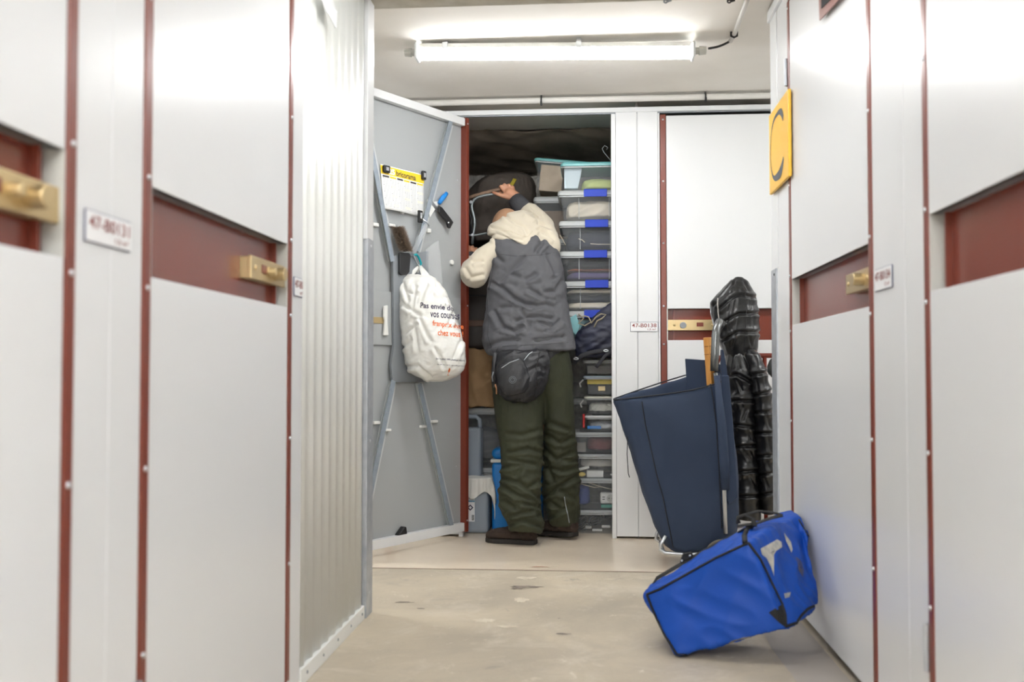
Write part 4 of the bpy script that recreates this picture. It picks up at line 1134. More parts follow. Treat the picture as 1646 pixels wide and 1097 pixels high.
# jerrycans
M_can = mat('grey_blue_canister', (150, 160, 172), .35, alpha=.93)
def jerrycan(label, xl, xr, yt, yb, Y, d=.13, labelled=False):
    a = at(xl, yb, Y=Y); b = at(xr, yt, Y=Y)
    a.z = max(a.z, 0.001)
    t = thing('jerrycan', label, 'canister', ((a.x+b.x)/2, Y+d/2, a.z), 0, 'grey canisters in the locker')
    w = b.x-a.x; h = b.z-a.z
    body = MB().box(a.x, b.x, Y, Y+d, a.z, a.z+h*.80)
    body_o = build('can_body', body, M_can, parent=t, bevel=.018, seg=4)
    hs = [(a.x+w*.22, a.z+h*.79), (a.x+w*.26, a.z+h*.93), (a.x+w*.34, a.z+h*.97), (b.x-w*.22, a.z+h*.97), (b.x-w*.10, a.z+h*.92), (b.x-w*.08, a.z+h*.79)]
    build('handle', MB().tube([(x, Y+d/2, z) for x, z in hs], w*.055+.004, 12), M_can, parent=t, smooth=True)
    build('neck', MB().cyl((a.x+w*.14, Y+d/2, a.z+h*.79), (a.x+w*.14, Y+d/2, a.z+h*.9), .018, n=20), M_can, parent=t)
    build('cap', MB().cyl((a.x+w*.14, Y+d/2, a.z+h*.9), (a.x+w*.14, Y+d/2, a.z+h*.98), .022, n=24), M_black, parent=t, bevel=.002)
    for f in (.26, .74):
        build('moulded_rib', MB().box(b.x-.006, b.x+.001, Y+d*f-.004, Y+d*f+.004, a.z+h*.1, a.z+h*.7), M_can, parent=t, bevel=.002)
    if labelled:
        x0, z1 = at(746, 790, Y=Y-.0015).x, at(746, 790, Y=Y-.0015).z; x1, z0 = at(763, 839, Y=Y-.0015).x, at(763, 839, Y=Y-.0015).z
        lb = build('printed_label', MB().box(x0-.05, x1, Y-.0022, Y+.001, z0, z1), M_label, parent=t)
        build('label_band', MB().box(x0-.05, x1, Y-.0030, Y-.0022, z1-.058, z1-.050), mat('label_teal', (60, 120, 150), .5), parent=lb)
        build('label_band', MB().box(x0-.05, x0+.006, Y-.0030, Y-.0022, z0+.004, z0+.018), M_yel, parent=lb)
        text_on('printed_text', 'blue', lambda p, q: Vector((x0-.012+p, Y-.0032, z1-.032+q)), .045, M_clip, lb, bold=.02, height=.022)
        cx_, cz_ = x0+.034, z1-.088
        build('hazard_diamond', MB().prism([(cx_-.017, Y-.0026, cz_), (cx_, Y-.0026, cz_-.017), (cx_+.017, Y-.0026, cz_), (cx_, Y-.0026, cz_+.017)], (0, -.0008, 0)), M_navy, parent=lb)
        build('hazard_mark', MB().prism([(cx_-.009, Y-.0036, cz_), (cx_, Y-.0036, cz_-.009), (cx_+.009, Y-.0036, cz_), (cx_, Y-.0036, cz_+.009)], (0, -.0004, 0)), M_label, parent=lb)
        for k in range(7):
            build('barcode_bar', MB().box(x1-.016+k*.002, x1-.0148+k*.002, Y-.0030, Y-.0022, z0+.006, z0+.036), M_ink, parent=lb)
    return t
jerrycan('grey canister without label standing on the lower one', 728, 773, 668, 769, 5.42)
jerrycan('grey blue canister with a white label on the locker floor', 728, 785, 768, 860, 5.36, d=.2, labelled=True)
# white cloth over the lower canister
M_wcloth = mat('white_rag', (228, 226, 220), .9, bump=.1, bscale=120)
za = at(770, 766, Y=5.38).z
rings = []
for k, (zo, xl, xr, fy) in enumerate(((.012, 745, 789, .0), (.008, 742, 792, -.005), (-.03, 740, 793, -.010), (-.07, 742, 794, -.012))):
    pass
def rag(u, v):
    # falls over the front right shoulder of the canister
    x = -.70+.205*u; 
    s = v
    if s < .45: p = Vector((x, 5.52-.165*s/.45, za-.006+.010*noise.noise(Vector((u*5, v*5, 1)))))
    else:
        hem = .055+.050*math.sin(u*4.2+.4)**2+.03*u
        q = (s-.45)/.55
        p = Vector((x, 5.352-.012*abs(math.sin(u*15))-.004, za-.006-hem*q))
    if u > .80:
        q = (u-.8)/.2; p.x = -.536+.02*math.sin(q*2); p.z -= q*.10*(1+.5*math.sin(v*6)); 
    p.y += .007*noise.noise(Vector((u*12, v*4, 3)))
    return p
rg = build('white_rag', MB().grid(rag, 44, 36), M_wcloth, smooth=True, solid=.003)
tag(rg, 'white rag draped over the lower grey canister', 'rag')
# blue bin
a = at(789, 851, Y=5.40); b = at(872, 722, Y=5.40)
t = thing('cool_bin', 'bright blue tall bin with a white rim behind the man\'s legs', 'bin', ((a.x+b.x)/2, 5.40+.13, .001))
build('bin_body', MB().box(a.x+.004, b.x-.004, 5.405, 5.588, 0.001, at(789, 744, Y=5.4).z), M_blue, parent=t, bevel=.02, seg=4)
build('bin_rim', MB().box(a.x-.002, b.x+.002, 5.398, 5.594, at(789, 744, Y=5.4).z, at(789, 739, Y=5.4).z), M_white_pl, parent=t, bevel=.003)
build('bin_lid', MB().box(a.x+.002, b.x-.002, 5.402, 5.590, at(789, 739, Y=5.4).z+.0005, b.z), M_blue, parent=t, bevel=.028, seg=5)

# folding trolley frame held up by the man
M_cart = mat('dull_chrome_tube', (140, 148, 150), .35, metal=.5)
M_grip = mat('worn_wood_grip', (150, 122, 100), .6, bump=.2, bscale=60, rgb2=(120, 96, 80), vscale=30)
fr = thing('folding_cart', 'grey tubular folding cart frame held up in the locker by the man', 'cart', at(760, 394, Y=5.52))
FYY = 5.50
build('handle_bar', MB().tube([at(747, 321, Y=FYY+.01), at(762, 315, Y=FYY), at(800, 305, Y=FYY), at(816, 303, Y=FYY)], .0095, 14), M_grip, parent=fr, smooth=True)
build('loop_tube', MB().tube([at(x, y, Y=FYY-.005) for x, y in ((802, 311), (788, 313), (776, 315), (768, 317.5), (762.5, 321), (759, 326), (758, 332), (759, 338), (761, 345), (762.5, 353), (763, 361), (762, 369), (760.5, 377), (759, 393))], .008, 12), M_cart, parent=fr, smooth=True)
build('cross_bar', MB().tube([at(742, 377, Y=FYY-.01), at(760, 379, Y=FYY-.01), at(790, 374, Y=FYY-.01)], .006, 10), M_cart, parent=fr, smooth=True)
build('side_bar', MB().tube([at(748, 324, Y=FYY+.02), at(753, 338, Y=FYY+.02), at(758, 352, Y=FYY+.01), at(757, 377, Y=FYY)], .006, 10), M_black, parent=fr, smooth=True)
for px, py in ((757, 325), (759, 378), (748, 321)):
    build('pivot_bolt', MB().cyl(at(px, py, Y=FYY-.022), at(px, py, Y=FYY+.0), .009, n=14), M_galv, parent=fr, bevel=.002)
build('red_cap', MB().cyl(at(746, 319, Y=FYY+.01), at(746, 296, Y=FYY+.01), .015, n=18), mat('deep_red_plastic', (150, 40, 36), .5), parent=fr, bevel=.004)

# navy bag flopped over the small boxes
M_navyn = mat('navy_nylon', (40, 44, 66), .55, bump=.25, bscale=18, rgb2=(34, 36, 52), vscale=9)
NY = 5.27
rings = []
for (yl, xl, yr, xr, dr) in ((505, 962, 478, 1000, .04), (520, 945, 492, 1004, .06), (535, 932, 512, 1006, .075), (550, 924, 535, 1008, .08), (562, 924, 556, 1008, .08), (572, 930, 570, 1006, .065)):
    rings.append(sring(yl, xl, yr, xr, 5.325, dr*.62, 28, 2.2))
nb = thing('navy_bag', 'slumped navy blue fabric bag with straps beside the man\'s hip', 'bag', at(960, 575, Y=5.385))
nbm = MB().loft(rings); a_ = at(930, 573, Y=5.32); b_ = at(1006, 553, Y=5.32); nbm.box(a_.x+.01, .20, 5.33, 5.60, a_.z+.008, b_.z-.012)
nbo = organic('bag_body', nbm, M_navyn, nb, voxel=.007, smooth=3, disp=lambda c, n: .012*folds(c, (1, 0, .55), 22, 4, 3)+.006*folds(c, (1, 0, -.2), 45, 9, 6)-.002)
M_khaki = mat('khaki_cord', (150, 140, 118), .8)
for k, pts in enumerate(([(930, 505), (938, 512), (930, 520), (940, 524), (950, 518), (946, 510), (938, 508)], [(950, 520), (958, 510), (966, 505), (974, 506), (968, 512), (960, 516), (955, 526)])):
    build('lace', MB().tube([at(x, y, Y=5.268+.004*(i % 2)) for i, (x, y) in enumerate(pts)], .004, 8), M_khaki, parent=nb, smooth=True)
build('strap', MB().tube([at(x, y, Y=5.266) for x, y in ((923, 583), (935, 572), (950, 567), (968, 564), (986, 560))], .012, 8, r2=.003, flat=Vector((0, -1, 0))), mat('black_webbing', (40, 40, 46), .7), parent=nb, smooth=True)
build('strap', MB().tube([at(x, y, Y=5.262) for x, y in ((984, 564), (972, 573), (962, 586), (958, 591))], .009, 8, r2=.003, flat=Vector((0, -1, 0))), MATS['black_webbing'], parent=nb, smooth=True)
for px, py in ((974, 564), (926, 577)):
    build('buckle', MB().tube([at(px, py, Y=5.262)+Vector((.012*math.cos(q), 0, .005*math.sin(q))) for q in [k*PI/5 for k in range(10)]], .0025, 6, closed=True), M_steel, parent=nb, smooth=True)
tag(build('aqua_towel', MB().prism([at(913, 513, Y=5.385), at(926, 505, Y=5.385), at(932, 524, Y=5.385), at(927, 540, Y=5.385), at(916, 530, Y=5.385)], (0, .008, 0)), M_aqua, bevel=.003), 'small aqua towel corner between the man\'s vest and the navy bag', 'towel')

# ------------------------------------------------------------------ the man
M_skin = mat('skin', (206, 152, 122), .5, bump=.06, bscale=220, rgb2=(190, 134, 106), vscale=12)
M_skin.node_tree.nodes['Principled BSDF'].inputs['Subsurface Weight'].default_value = .12
M_skin.node_tree.nodes['Principled BSDF'].inputs['Subsurface Radius'].default_value = (.01, .004, .002)
M_stub = mat('stubble_hair', (176, 136, 106), .85, bump=.3, bscale=500)
M_hood = mat('cream_sweatshirt', (205, 195, 176), .92, bump=.12, bscale=260, sheen=.2)
M_vest = mat('charcoal_grey_vest', (86, 86, 90), .72, bump=.10, bscale=300)
M_cuff = mat('dark_grey_rib', (70, 70, 74), .9, bump=.3, bscale=160)
M_trou = mat('olive_trousers', (52, 55, 35), .72, bump=.10, bscale=240, rgb2=(45, 48, 31), vscale=9)
M_shoe = mat('brown_suede', (64, 50, 42), .9, bump=.35, bscale=110, rgb2=(50, 38, 32), vscale=20)
M_sole = mat('dark_sole', (40, 36, 34), .7)
M_packm = mat('black_nylon', (34, 34, 38), .42, bump=.15, bscale=60)

man = thing('person', 'man in cream hoodie, grey vest and olive trousers seen from behind, reaching up', 'person', (-.30, 5.12, 0))
SR = at(880, 396, Y=5.24); ER = at(871, 365, Y=5.38); WR = at(838, 324, Y=5.47)
SL = at(800, 398, Y=5.25); EL = at(763, 441, Y=5.17); WL = at(757, 419, Y=5.36)
HEAD = at(814, 367, Y=5.37)
pel = at(853, 580, Y=5.14); chest = at(842, 420, Y=5.24); waist = at(850, 520, Y=5.16)
B = MB()
for c_, r_ in ((pel, (.165, .12, .11)), (waist, (.15, .11, .12)), ((waist+chest)/2, (.16, .115, .12)), (chest, (.175, .12, .12)), (at(842, 395, Y=5.26), (.16, .09, .06))):
    B.sphere(c_, r_, 20, 12)
B.chain([at(838, 392, Y=5.28), at(826, 378, Y=5.33)], [.06, .056])
# head with face: front looks away from the aisle, slightly left and down
hf = Vector((-.35, .86, -.36)).normalized(); hs = hf.cross(Vector((0, 0, 1))).normalized(); hu = hs.cross(hf)
HM = Matrix((hs, hf, hu)).transposed()
B.sphere(HEAD, (.076, .096, .100), 28, 18, HM)
B.sphere(HEAD+hf*.045-hu*.055, (.052, .050, .048), 18, 12, HM)       # jaw
B.sphere(HEAD+hf*.088-hu*.075, (.022, .018, .018), 12, 8, HM)        # chin
B.chain([HEAD+hf*.092+hu*.005, HEAD+hf*.114-hu*.028], [.009, .014])  # nose
for s in (-1, 1):
    B.sphere(HEAD+hs*s*.030+hf*.082+hu*.006, (.014, .010, .011), 12, 8, HM)   # eyes
    B.sphere(HEAD+hs*s*.030+hf*.088+hu*.022, (.020, .008, .006), 12, 8, HM)   # brows
    B.sphere(HEAD+hs*s*.077-hf*.005-hu*.010, (.009, .020, .032), 12, 8, HM)   # ears
for q in (-.060, -.050):
    B.sphere(HEAD+hf*.098+hu*q, (.022, .010, .006), 12, 8, HM)                # lips
# arms
B.chain([chest+Vector((.12, 0, .06)), SR, ER, WR], [.06, .055, .045, .028])
B.chain([chest+Vector((-.10, 0, .06)), SL, EL, WL], [.06, .055, .045, .028])
# right hand closed round the bar, back of the hand towards the aisle
k0 = at(819, 311, Y=5.485)
B.chain([WR, at(829, 317, Y=5.475), k0], [.027, .030, .033])
for i, (px, py, L) in enumerate(((805, 300, 1.0), (811, 297.5, 1.08), (818, 298, 1.02), (824, 301, .86))):
    kn = at(px, py, Y=5.478)
    p1 = kn+Vector((-.006, .030*L, .004)); p2 = p1+Vector((-.004, .012, -.026*L)); p3 = p2+Vector((0, -.018, -.012))
    B.chain([k0+Vector((.012*(i-1.5), .004, .006)), kn, p1, p2, p3], [.016, .0105, .0095, .0085, .0075])
B.chain([at(823, 318, Y=5.47), at(808, 315, Y=5.470), at(799, 312, Y=5.474), at(793, 309.5, Y=5.480)], [.018, .0125, .0105, .008])
# left hand gripping the lower part of the frame
k1 = at(753, 410, Y=5.40)
B.chain([WL, k1], [.027, .030])
for i, (px, py, L) in enumerate(((764, 402, 1.0), (758, 399, 1.08), (752, 399, 1.02), (746, 401, .86))):
    kn = at(px, py, Y=5.42)
    p1 = kn+Vector((.002, .028*L, .010)); p2 = p1+Vector((0, .022, -.014*L)); p3 = p2+Vector((0, -.004, -.018))
    B.chain([k1, kn, p1, p2, p3], [.018, .0105, .0095, .0085, .0075])
B.chain([k1, at(764, 411, Y=5.415), at(768, 404, Y=5.43)], [.018, .012, .009])
# legs and feet
KL = at(838, 728, Y=5.08); AL = at(846, 846, Y=5.04); KR = at(900, 728, Y=5.20); AR = at(907, 836, Y=5.25)
B.chain([pel+Vector((-.075, 0, -.02)), KL, AL], [.095, .065, .045]); B.chain([pel+Vector((.085, .02, -.02)), KR, AR], [.095, .065, .045])
FL0 = at(856, 876, Z=.0); FL1 = at(792, 871, Z=.0); FR0 = at(921, 858, Z=0); FR1 = at(886, 862, Z=0)
FR0 = Vector((FR0.x, 5.21, .0)); FR1 = Vector((-.26, 5.30, 0))
B.chain([AL, FL0+Vector((-.03, .01, .05)), FL1+Vector((.03, 0, .035))], [.040, .030, .018])
B.chain([AR, FR0+Vector((0, .02, .055)), FR1+Vector((.02, 0, .035))], [.040, .030, .018])
body = organic('body', B, M_skin, man, voxel=.0042, smooth=3, sfac=.4)
# cropped hair cap
hc = MB().sphere(HEAD-hf*.006+hu*.010, (.0785, .097, .096), 30, 20, HM)
hair = build('hair', hc, M_stub, parent=man, smooth=True)

# hoodie: sleeves, hood
S = MB()
S.chain([at(842, 392, Y=5.25), SR, ER, at(851, 342, Y=5.44)], [.070, .072, .067, .054], step=.15)
S.chain([at(842, 400, Y=5.25), at(806, 404, Y=5.235), at(778, 418, Y=5.20), EL, at(758, 430, Y=5.28), at(757, 424, Y=5.33)], [.075, .076, .066, .074, .058, .044], step=.15)
S.sphere(at(835, 398, Y=5.25), (.16, .10, .07))
S.loft([sring(yl, xl, yr, xr, Yc, dr, 36, 2.3) for yl, xl, yr, xr, Yc, dr in ((341, 828, 339, 842, 5.34, .03), (347, 812, 344, 856, 5.33, .06), (356, 799, 352, 862, 5.315, .075), (364, 785, 360, 865.5, 5.30, .085), (372, 783, 368, 867, 5.28, .09),
        (380, 786, 376, 866, 5.255, .095), (384, 796, 384, 865, 5.235, .095), (390, 815, 391, 863, 5.215, .085), (396, 832, 396, 860, 5.195, .065), (401, 844, 400, 856, 5.185, .03))])
hood_cr = creases([[1.3, (786, 385), (790, 379), (797, 376), (808, 379), (817, 384), (830, 392), (842, 398)], [(812, 347), (824, 356), (839, 364), (847, 377)], [(820, 382), (839, 386)], [(789, 366), (803, 369), (817, 377)],
                   [(847, 341), (862, 350)], [(855, 334), (869, 349)], [(866, 360), (885, 368)], [(749, 432), (757, 446), (776, 442)], [(761, 421), (774, 419)], [(870, 372), (890, 384)]], w=2.6, D=.010, ridge=.8)
def hooddisp(c, n):
    return .004*noise.noise(c*9)+.0015*folds(c, (.6, .3, 1), 22, 5, 2)+hood_cr(c, n)
hoodie = organic('hoodie', S, M_hood, man, voxel=.0055, smooth=9, disp=hooddisp)
# crease of the hood
hb = bvh_of(hoodie)
def seam_on(bv_, name, pts, r, m, parent, Y=4.9, off=.0, d=Vector((0, 1, 0)), n=6):
    P_ = []
    for (x0, y0), (x1, y1) in zip(pts, pts[1:]):
        for k in range(n): P_.append((x0+(x1-x0)*k/n, y0+(y1-y0)*k/n))
    P_.append(pts[-1])
    dirs = [(ray(x, y).normalized()) for x, y in P_]
    W_ = []
    for (x, y), q in zip(P_, dirs):
        hit, nn, _, _ = bv_.ray_cast(Vector((0, 0, EYE)), q)
        if hit is not None:
            if nn.dot(q) > 0: nn = -nn
            W_.append(hit+nn*off)
    if len(W_) > 2: return build(name, MB().tube(W_, r, 6), m, parent=parent, smooth=True)
seam_on(hb, 'hood_seam', [(803, 371), (818, 371), (835, 378), (848, 381), (856, 372)], .0018, mat('cream_hood_seam', (206, 194, 172), .9), man)  # seam in almost the same cream as the hood
# ribbed cuffs
build('cuff', MB().tube([at(843, 339, Y=5.445), at(840, 335, Y=5.452), at(834, 328, Y=5.465), at(827, 320, Y=5.476)], [.050, .052, .049, .042], 24), M_cuff, parent=man, smooth=True)
build('cuff', MB().tube([at(757, 427, Y=5.325), at(757, 418, Y=5.365), at(755, 413, Y=5.385)], [.044, .040, .036], 20), M_cuff, parent=man, smooth=True)

# vest
rows = ((377, 822, 862, 5.27, .06), (381, 796, 882, 5.262, .085), (388, 789, 893, 5.255, .105), (400, 788, 898, 5.25, .125), (425, 789, 903, 5.235, .135), (455, 786, 907, 5.215, .138), (490, 782, 912, 5.195, .138),
        (520, 778, 917, 5.17, .140), (545, 777, 922, 5.155, .150), (560, 782, 925, 5.145, .155), (566, 786, 926, 5.14, .155))
V = MB().loft([sring(py+ (3 if py > 500 else 0), xl, py-(3 if py > 500 else 0), xr, Y, dr, 44, 2.4) for py, xl, xr, Y, dr in rows])
vest_cr = creases([[1.3, (793, 456), (808, 464), (827, 481), (843, 489), (862, 492)], [(862, 493), (877, 490), (889, 494)], [1.3, (831, 517), (847, 511), (866, 510), (886, 513)], [1.2, (795, 502), (808, 526), (827, 534), (839, 527)],
                   [(789, 557), (808, 549), (833, 547)], [(877, 470), (892, 470), (903, 452)], [(804, 452), (827, 429), (843, 414)], [(846, 450), (862, 441)], [1.2, (862, 404), (872, 390), (869, 381)], [(806, 496), (820, 494)],
                   [(866, 519), (881, 525)], [(793, 409), (806, 420)], [(850, 465), (868, 476)], [(884, 530), (900, 516)], [(860, 548), (905, 543)], [(838, 500), (850, 524)], [(815, 440), (835, 446)], [(880, 410), (893, 440)]], w=3.6, D=.0125, ridge=.75)
def vestdisp(c, n):
    low = max(0, min(1, (1.45-c.z)/.5))
    return .010*noise.noise(Vector((c.x*7, c.y*5, c.z*6)))+.0035*folds(c, (1, 0, -.45), 16, 4, 11)*(.3+low)+.0025*folds(c, (.8, 0, 1), 26, 6, 7)+.0015*nz(c, 45, 2)+vest_cr(c, n)
vest = organic('vest', V, M_vest, man, voxel=.0065, smooth=4, disp=vestdisp)
vb = bvh_of(vest)
M_vseam = mat('vest_stitching', (60, 60, 64), .8)
seam_on(vb, 'armhole_binding', [(789, 386), (793, 400), (794, 420), (791, 445), (786, 466)], .003, M_vseam, man)
seam_on(vb, 'armhole_binding', [(868, 378), (878, 376), (888, 384), (897, 396)], .0035, M_vseam, man)
seam_on(vb, 'yoke_seam', [(796, 408), (830, 412), (870, 410), (900, 405)], .0012, M_vseam, man)
seam_on(vb, 'hem_stitch', [(784, 560), (820, 556), (870, 554), (922, 550)], .0012, M_vseam, man)
seam_on(vb, 'side_seam', [(783, 480), (786, 510), (784, 540), (792, 566)], .002, M_vseam, man)
# longer grey tail below the vest
T = MB().loft([sring(y0, xl, y0-3, xr, 5.14, dr, 36, 2.3) for y0, xl, xr, dr in ((545, 800, 915, .13), (560, 800, 913, .138), (574, 815, 905, .138), (582, 850, 892, .13))])
organic('shirt_tail', T, mat('grey_tail', (72, 72, 74), .85), man, voxel=.008, smooth=4, disp=lambda c, n: .006*folds(c, (.2, 0, 1), 20, 4, 3))

# trousers
def legring(py, xl, xr, Y, dr): return sring(py, xl, py, xr, Y, dr, 32, 2.2)
L1 = MB().loft([legring(*r) for r in ((548, 796, 880, 5.14, .11), (575, 792, 886, 5.14, .13), (610, 790, 884, 5.13, .13), (640, 793, 877, 5.115, .12), (680, 798, 873, 5.095, .108), (720, 805, 872, 5.08, .098), (745, 807, 871, 5.07, .095), (775, 806, 868, 5.06, .098), (800, 805, 866, 5.05, .10), (825, 808, 868, 5.045, .102), (845, 816, 874, 5.035, .10), (853, 820, 874, 5.03, .095))])
L1.loft([legring(*r) for r in ((548, 830, 912, 5.15, .11), (575, 840, 917, 5.155, .13), (610, 850, 921, 5.165, .125), (640, 868, 922, 5.17, .115), (680, 874, 924, 5.18, .105), (720, 874, 927, 5.20, .098), (745, 873, 928, 5.21, .096), (775, 873, 929, 5.21, .090), (800, 874, 930, 5.22, .088), (820, 876, 929, 5.23, .085), (836, 882, 928, 5.235, .08), (842, 885, 926, 5.24, .078))])
tr_cr = creases([[1.2, (810, 770), (834, 776), (864, 800)], [1.2, (810, 782), (831, 797), (849, 803)], [.7, (816, 698), (840, 700), (867, 692)], [(819, 728), (849, 722), (868, 727)], [1.2, (819, 843), (840, 837), (870, 848)], [(819, 831), (855, 822)],
                 [(840, 810), (866, 816)], [(807, 752), (834, 749)], [1.1, (874, 719), (894, 740), (921, 728)], [1.2, (878, 752), (906, 758), (924, 752)], [1.3, (876, 800), (900, 782), (924, 767)], [(880, 700), (900, 713), (921, 704)], [(885, 831), (906, 819)],
                 [(878, 742), (888, 770)], [(900, 790), (922, 800)], [(830, 765), (842, 745)], [(826, 816), (812, 806)], [(885, 680), (912, 690)], [(820, 740), (860, 748)], [(850, 785), (866, 772)], [(885, 808), (899, 818)], [(905, 740), (926, 742)]], w=3.4, D=.0115, ridge=.8)
def troudisp(c, n):
    z = c.z
    ank = math.exp(-((z-.16)/.2)**2)
    return .009*noise.noise(Vector((c.x*8, c.y*6, c.z*7)))*(.5+ank)+.004*folds(c, (1, .2, .4), 15, 4, 7)*(.25+1.1*ank)+.003*folds(c, (1, 0, -.5), 24, 6, 9)*(.3+ank)+.0015*nz(c, 50, 4)+tr_cr(c, n)
trou = organic('trousers', L1, M_trou, man, voxel=.0065, smooth=4, disp=troudisp)
tb = bvh_of(trou)
seam_on(tb, 'ankle_zip', [(907, 799), (909, 812), (913, 830), (915, 841)], .003, M_gusset, man, off=.001)
seam_on(tb, 'leg_seam', [(913, 600), (908, 650), (904, 700), (902, 760)], .0012, mat('olive_seam', (48, 50, 36), .8), man)
# shoes
def shoe(h, t_, up, ank, lift=0.0):
    d_ = (t_-h); L_ = d_.length; d_.normalize(); s_ = Vector((-d_.y, d_.x, 0))
    mb = MB(); z = Vector((0, 0, 1))
    rr_ = [(0.0, .030, .040), (.12, .038, .050), (.3, .038, .050), (.5, .037, .040), (.7, .044, .034), (.88, .042, .028), (1.0, .026, .020)]
    rings = []
    for f, w, hh in rr_:
        c_ = h+d_*(L_*f)+z*(lift*(1-f))
        rings.append([c_+s_*(w*math.cos(a))+z*(max(0.012, .016+hh*(1+math.sin(a))*.9)) for a in [2*PI*q/24 for q in range(24)]])
    mb.loft(rings)
    mb.chain([h+d_*.045+z*(.055+lift), ank], [.044, .048])
    o = organic('shoe', mb, M_shoe, man, voxel=.005, smooth=4, disp=lambda c, n: .002*folds(c, s_, 60, 8, 2)+.0015*nz(c, 60, 1))
    sm = MB()
    sr = [(-.01, .026), (.06, .036), (.2, .038), (.45, .034), (.68, .045), (.85, .043), (.96, .030), (1.02, .014)]
    lo, hi = [], []
    pl = [h+d_*(L_*f)+s_*w for f, w in sr]+[h+d_*(L_*f)-s_*w for f, w in reversed(sr)]
    fs_ = [f for f, w in sr]+[f for f, w in reversed(sr)]
    lo = [p+z*(.001+lift*(1-min(1, max(0, f)))) for p, f in zip(pl, fs_)]; hi = [p+z*(.024+lift*(1-min(1, max(0, f)))) for p, f in zip(pl, fs_)]
    sm.loft([lo, hi])
    build('sole', sm, M_sole, parent=o, bevel=.004)
    return o
shoe(at(861, 876, Z=.0), at(783, 871.5, Z=.0), None, AL+Vector((0, 0, -.02)))
shoe(Vector((FR0.x+.015, 5.185, 0)), Vector((-.295, 5.36, 0)), None, AR+Vector((0, -.03, -.01)), lift=.018)
# waist pack hanging at the back
wp = thing('waist_pack', 'black nylon waist pack hanging low on the man\'s back', 'waist bag', at(838, 645, Y=4.96))
WY = 4.975
P_ = MB().loft([sring(yl, xl, yr, xr, WY+.01, dr, 34, 2.3) for yl, xl, yr, xr, dr in ((566, 806, 563, 874, .030), (572, 798, 566, 880, .048), (585, 794, 580, 882, .062), (600, 795, 596, 881, .070), (615, 797, 612, 879, .070), (628, 801, 628, 872, .062), (640, 812, 640, 862, .048), (646, 826, 645, 850, .025))])
wbody = organic('pack_body', P_, M_packm, wp, voxel=.006, smooth=3, disp=lambda c, n: .008*folds(c, (.6, 0, 1), 18, 4, 12)+.005*folds(c, (1, 0, .5), 40, 8, 3)-.002)
P2 = MB().loft([sring(yl, xl, yr, xr, WY-.055, dr, 26, 2.4) for yl, xl, yr, xr, dr in ((590, 802, 575, 836, .018), (602, 799, 590, 846, .026), (618, 801, 608, 852, .028), (630, 806, 622, 850, .024), (637, 814, 632, 842, .014))])
pk = organic('front_pocket', P2, M_packm, wp, voxel=.005, smooth=3, disp=lambda c, n: .004*folds(c, (.6, 0, 1), 26, 6, 5))
pb = bvh_of(pk); wbv = bvh_of(wbody)
seam_on(pb, 'zip', [(806, 592), (820, 583), (834, 578)], .0022, M_galv, wp, off=.001)
seam_on(wbv, 'zip', [(842, 580), (850, 570), (856, 566)], .0028, M_steel, wp, off=.001)
seam_on(wbv, 'piping', [(868, 566), (862, 590), (864, 620), (858, 640)], .003, M_black, wp)
hit, nn, _, _ = pb.ray_cast(Vector((0, 0, EYE)), ray(824, 611).normalized())
if hit is not None:
    if nn.dot(ray(824, 611)) > 0: nn = -nn
    u_ = nn.cross(Vector((0, 0, 1))).normalized(); v_ = u_.cross(nn)
    for r_, w_ in ((.017, .0012), (.010, .0012)):
        build('round_badge', MB().tube([hit+nn*.002+u_*r_*math.cos(q)+v_*r_*math.sin(q) for q in [2*PI*k/24 for k in range(24)]], w_, 6, closed=True), M_gusset, parent=wp, smooth=True)
build('side_strap', MB().tube([at(x, y, Y=WY-.02) for x, y in ((796, 566), (794, 585), (793, 600), (795, 622))], .010, 8, r2=.003, flat=Vector((0, -1, 0))), M_packm, parent=wp, smooth=True)
build('zip_pull', MB().tube([at(x, y, Y=WY-.045) for x, y in ((796, 618), (798, 625), (798, 634))], .0035, 8), mat('tan_cord', (170, 120, 84), .7), parent=wp, smooth=True)
build('zip_pull', MB().tube([at(x, y, Y=WY-.045) for x, y in ((793, 598), (791, 606), (792, 614))], .003, 8), M_gusset, parent=wp, smooth=True)
build('waist_belt', MB().tube([at(800, 566, Y=WY+.02), at(794, 562, Y=5.05), at(790, 560, Y=5.14)], .018, 10, r2=.004, flat=Vector((-.4, -1, 0))), M_packm, parent=wp, smooth=True)

# ------------------------------------------------------------------ things by the right corner
# red metal hand-truck frame behind the jacket
M_redtube = mat('red_brown_tube', (128, 52, 38), .35)
QY = 5.035
t = thing('hand_truck', 'red-brown tubular hand truck frame behind the black jacket', 'hand truck', at(1232, 870, Y=QY+.05))
t.location.z = 0
zb = 0.09
fr_ = [at(x, 572, Y=QY) for x in (1150, 1262)]
L_, R_ = fr_
build('frame_tube', MB().tube([Vector((L_.x, QY, zb)), Vector((L_.x, QY, L_.z-.05)), Vector((L_.x+.02, QY, L_.z-.01)), Vector((L_.x+.06, QY, L_.z)), Vector((R_.x-.02, QY, R_.z)), Vector((R_.x+.06, QY, R_.z)), Vector((R_.x+.10, QY, R_.z-.01)), Vector((R_.x+.12, QY, R_.z-.05)), Vector((R_.x+.12, QY, zb))], .0125, 14), M_redtube, parent=t, smooth=True)
c_ = at(1229, 573, Y=QY)
build('rung', MB().cyl((c_.x, QY, c_.z), (c_.x, QY, zb), .010, n=14), M_redtube, parent=t, smooth=True)
build('cross_bar', MB().cyl((L_.x, QY, .45), (R_.x+.12, QY, .45), .010, n=14), M_redtube, parent=t, smooth=True)
build('toe_plate', MB().box(L_.x-.01, R_.x+.13, QY-.16, QY+.01, .004, .012), M_redtube, parent=t, bevel=.002)
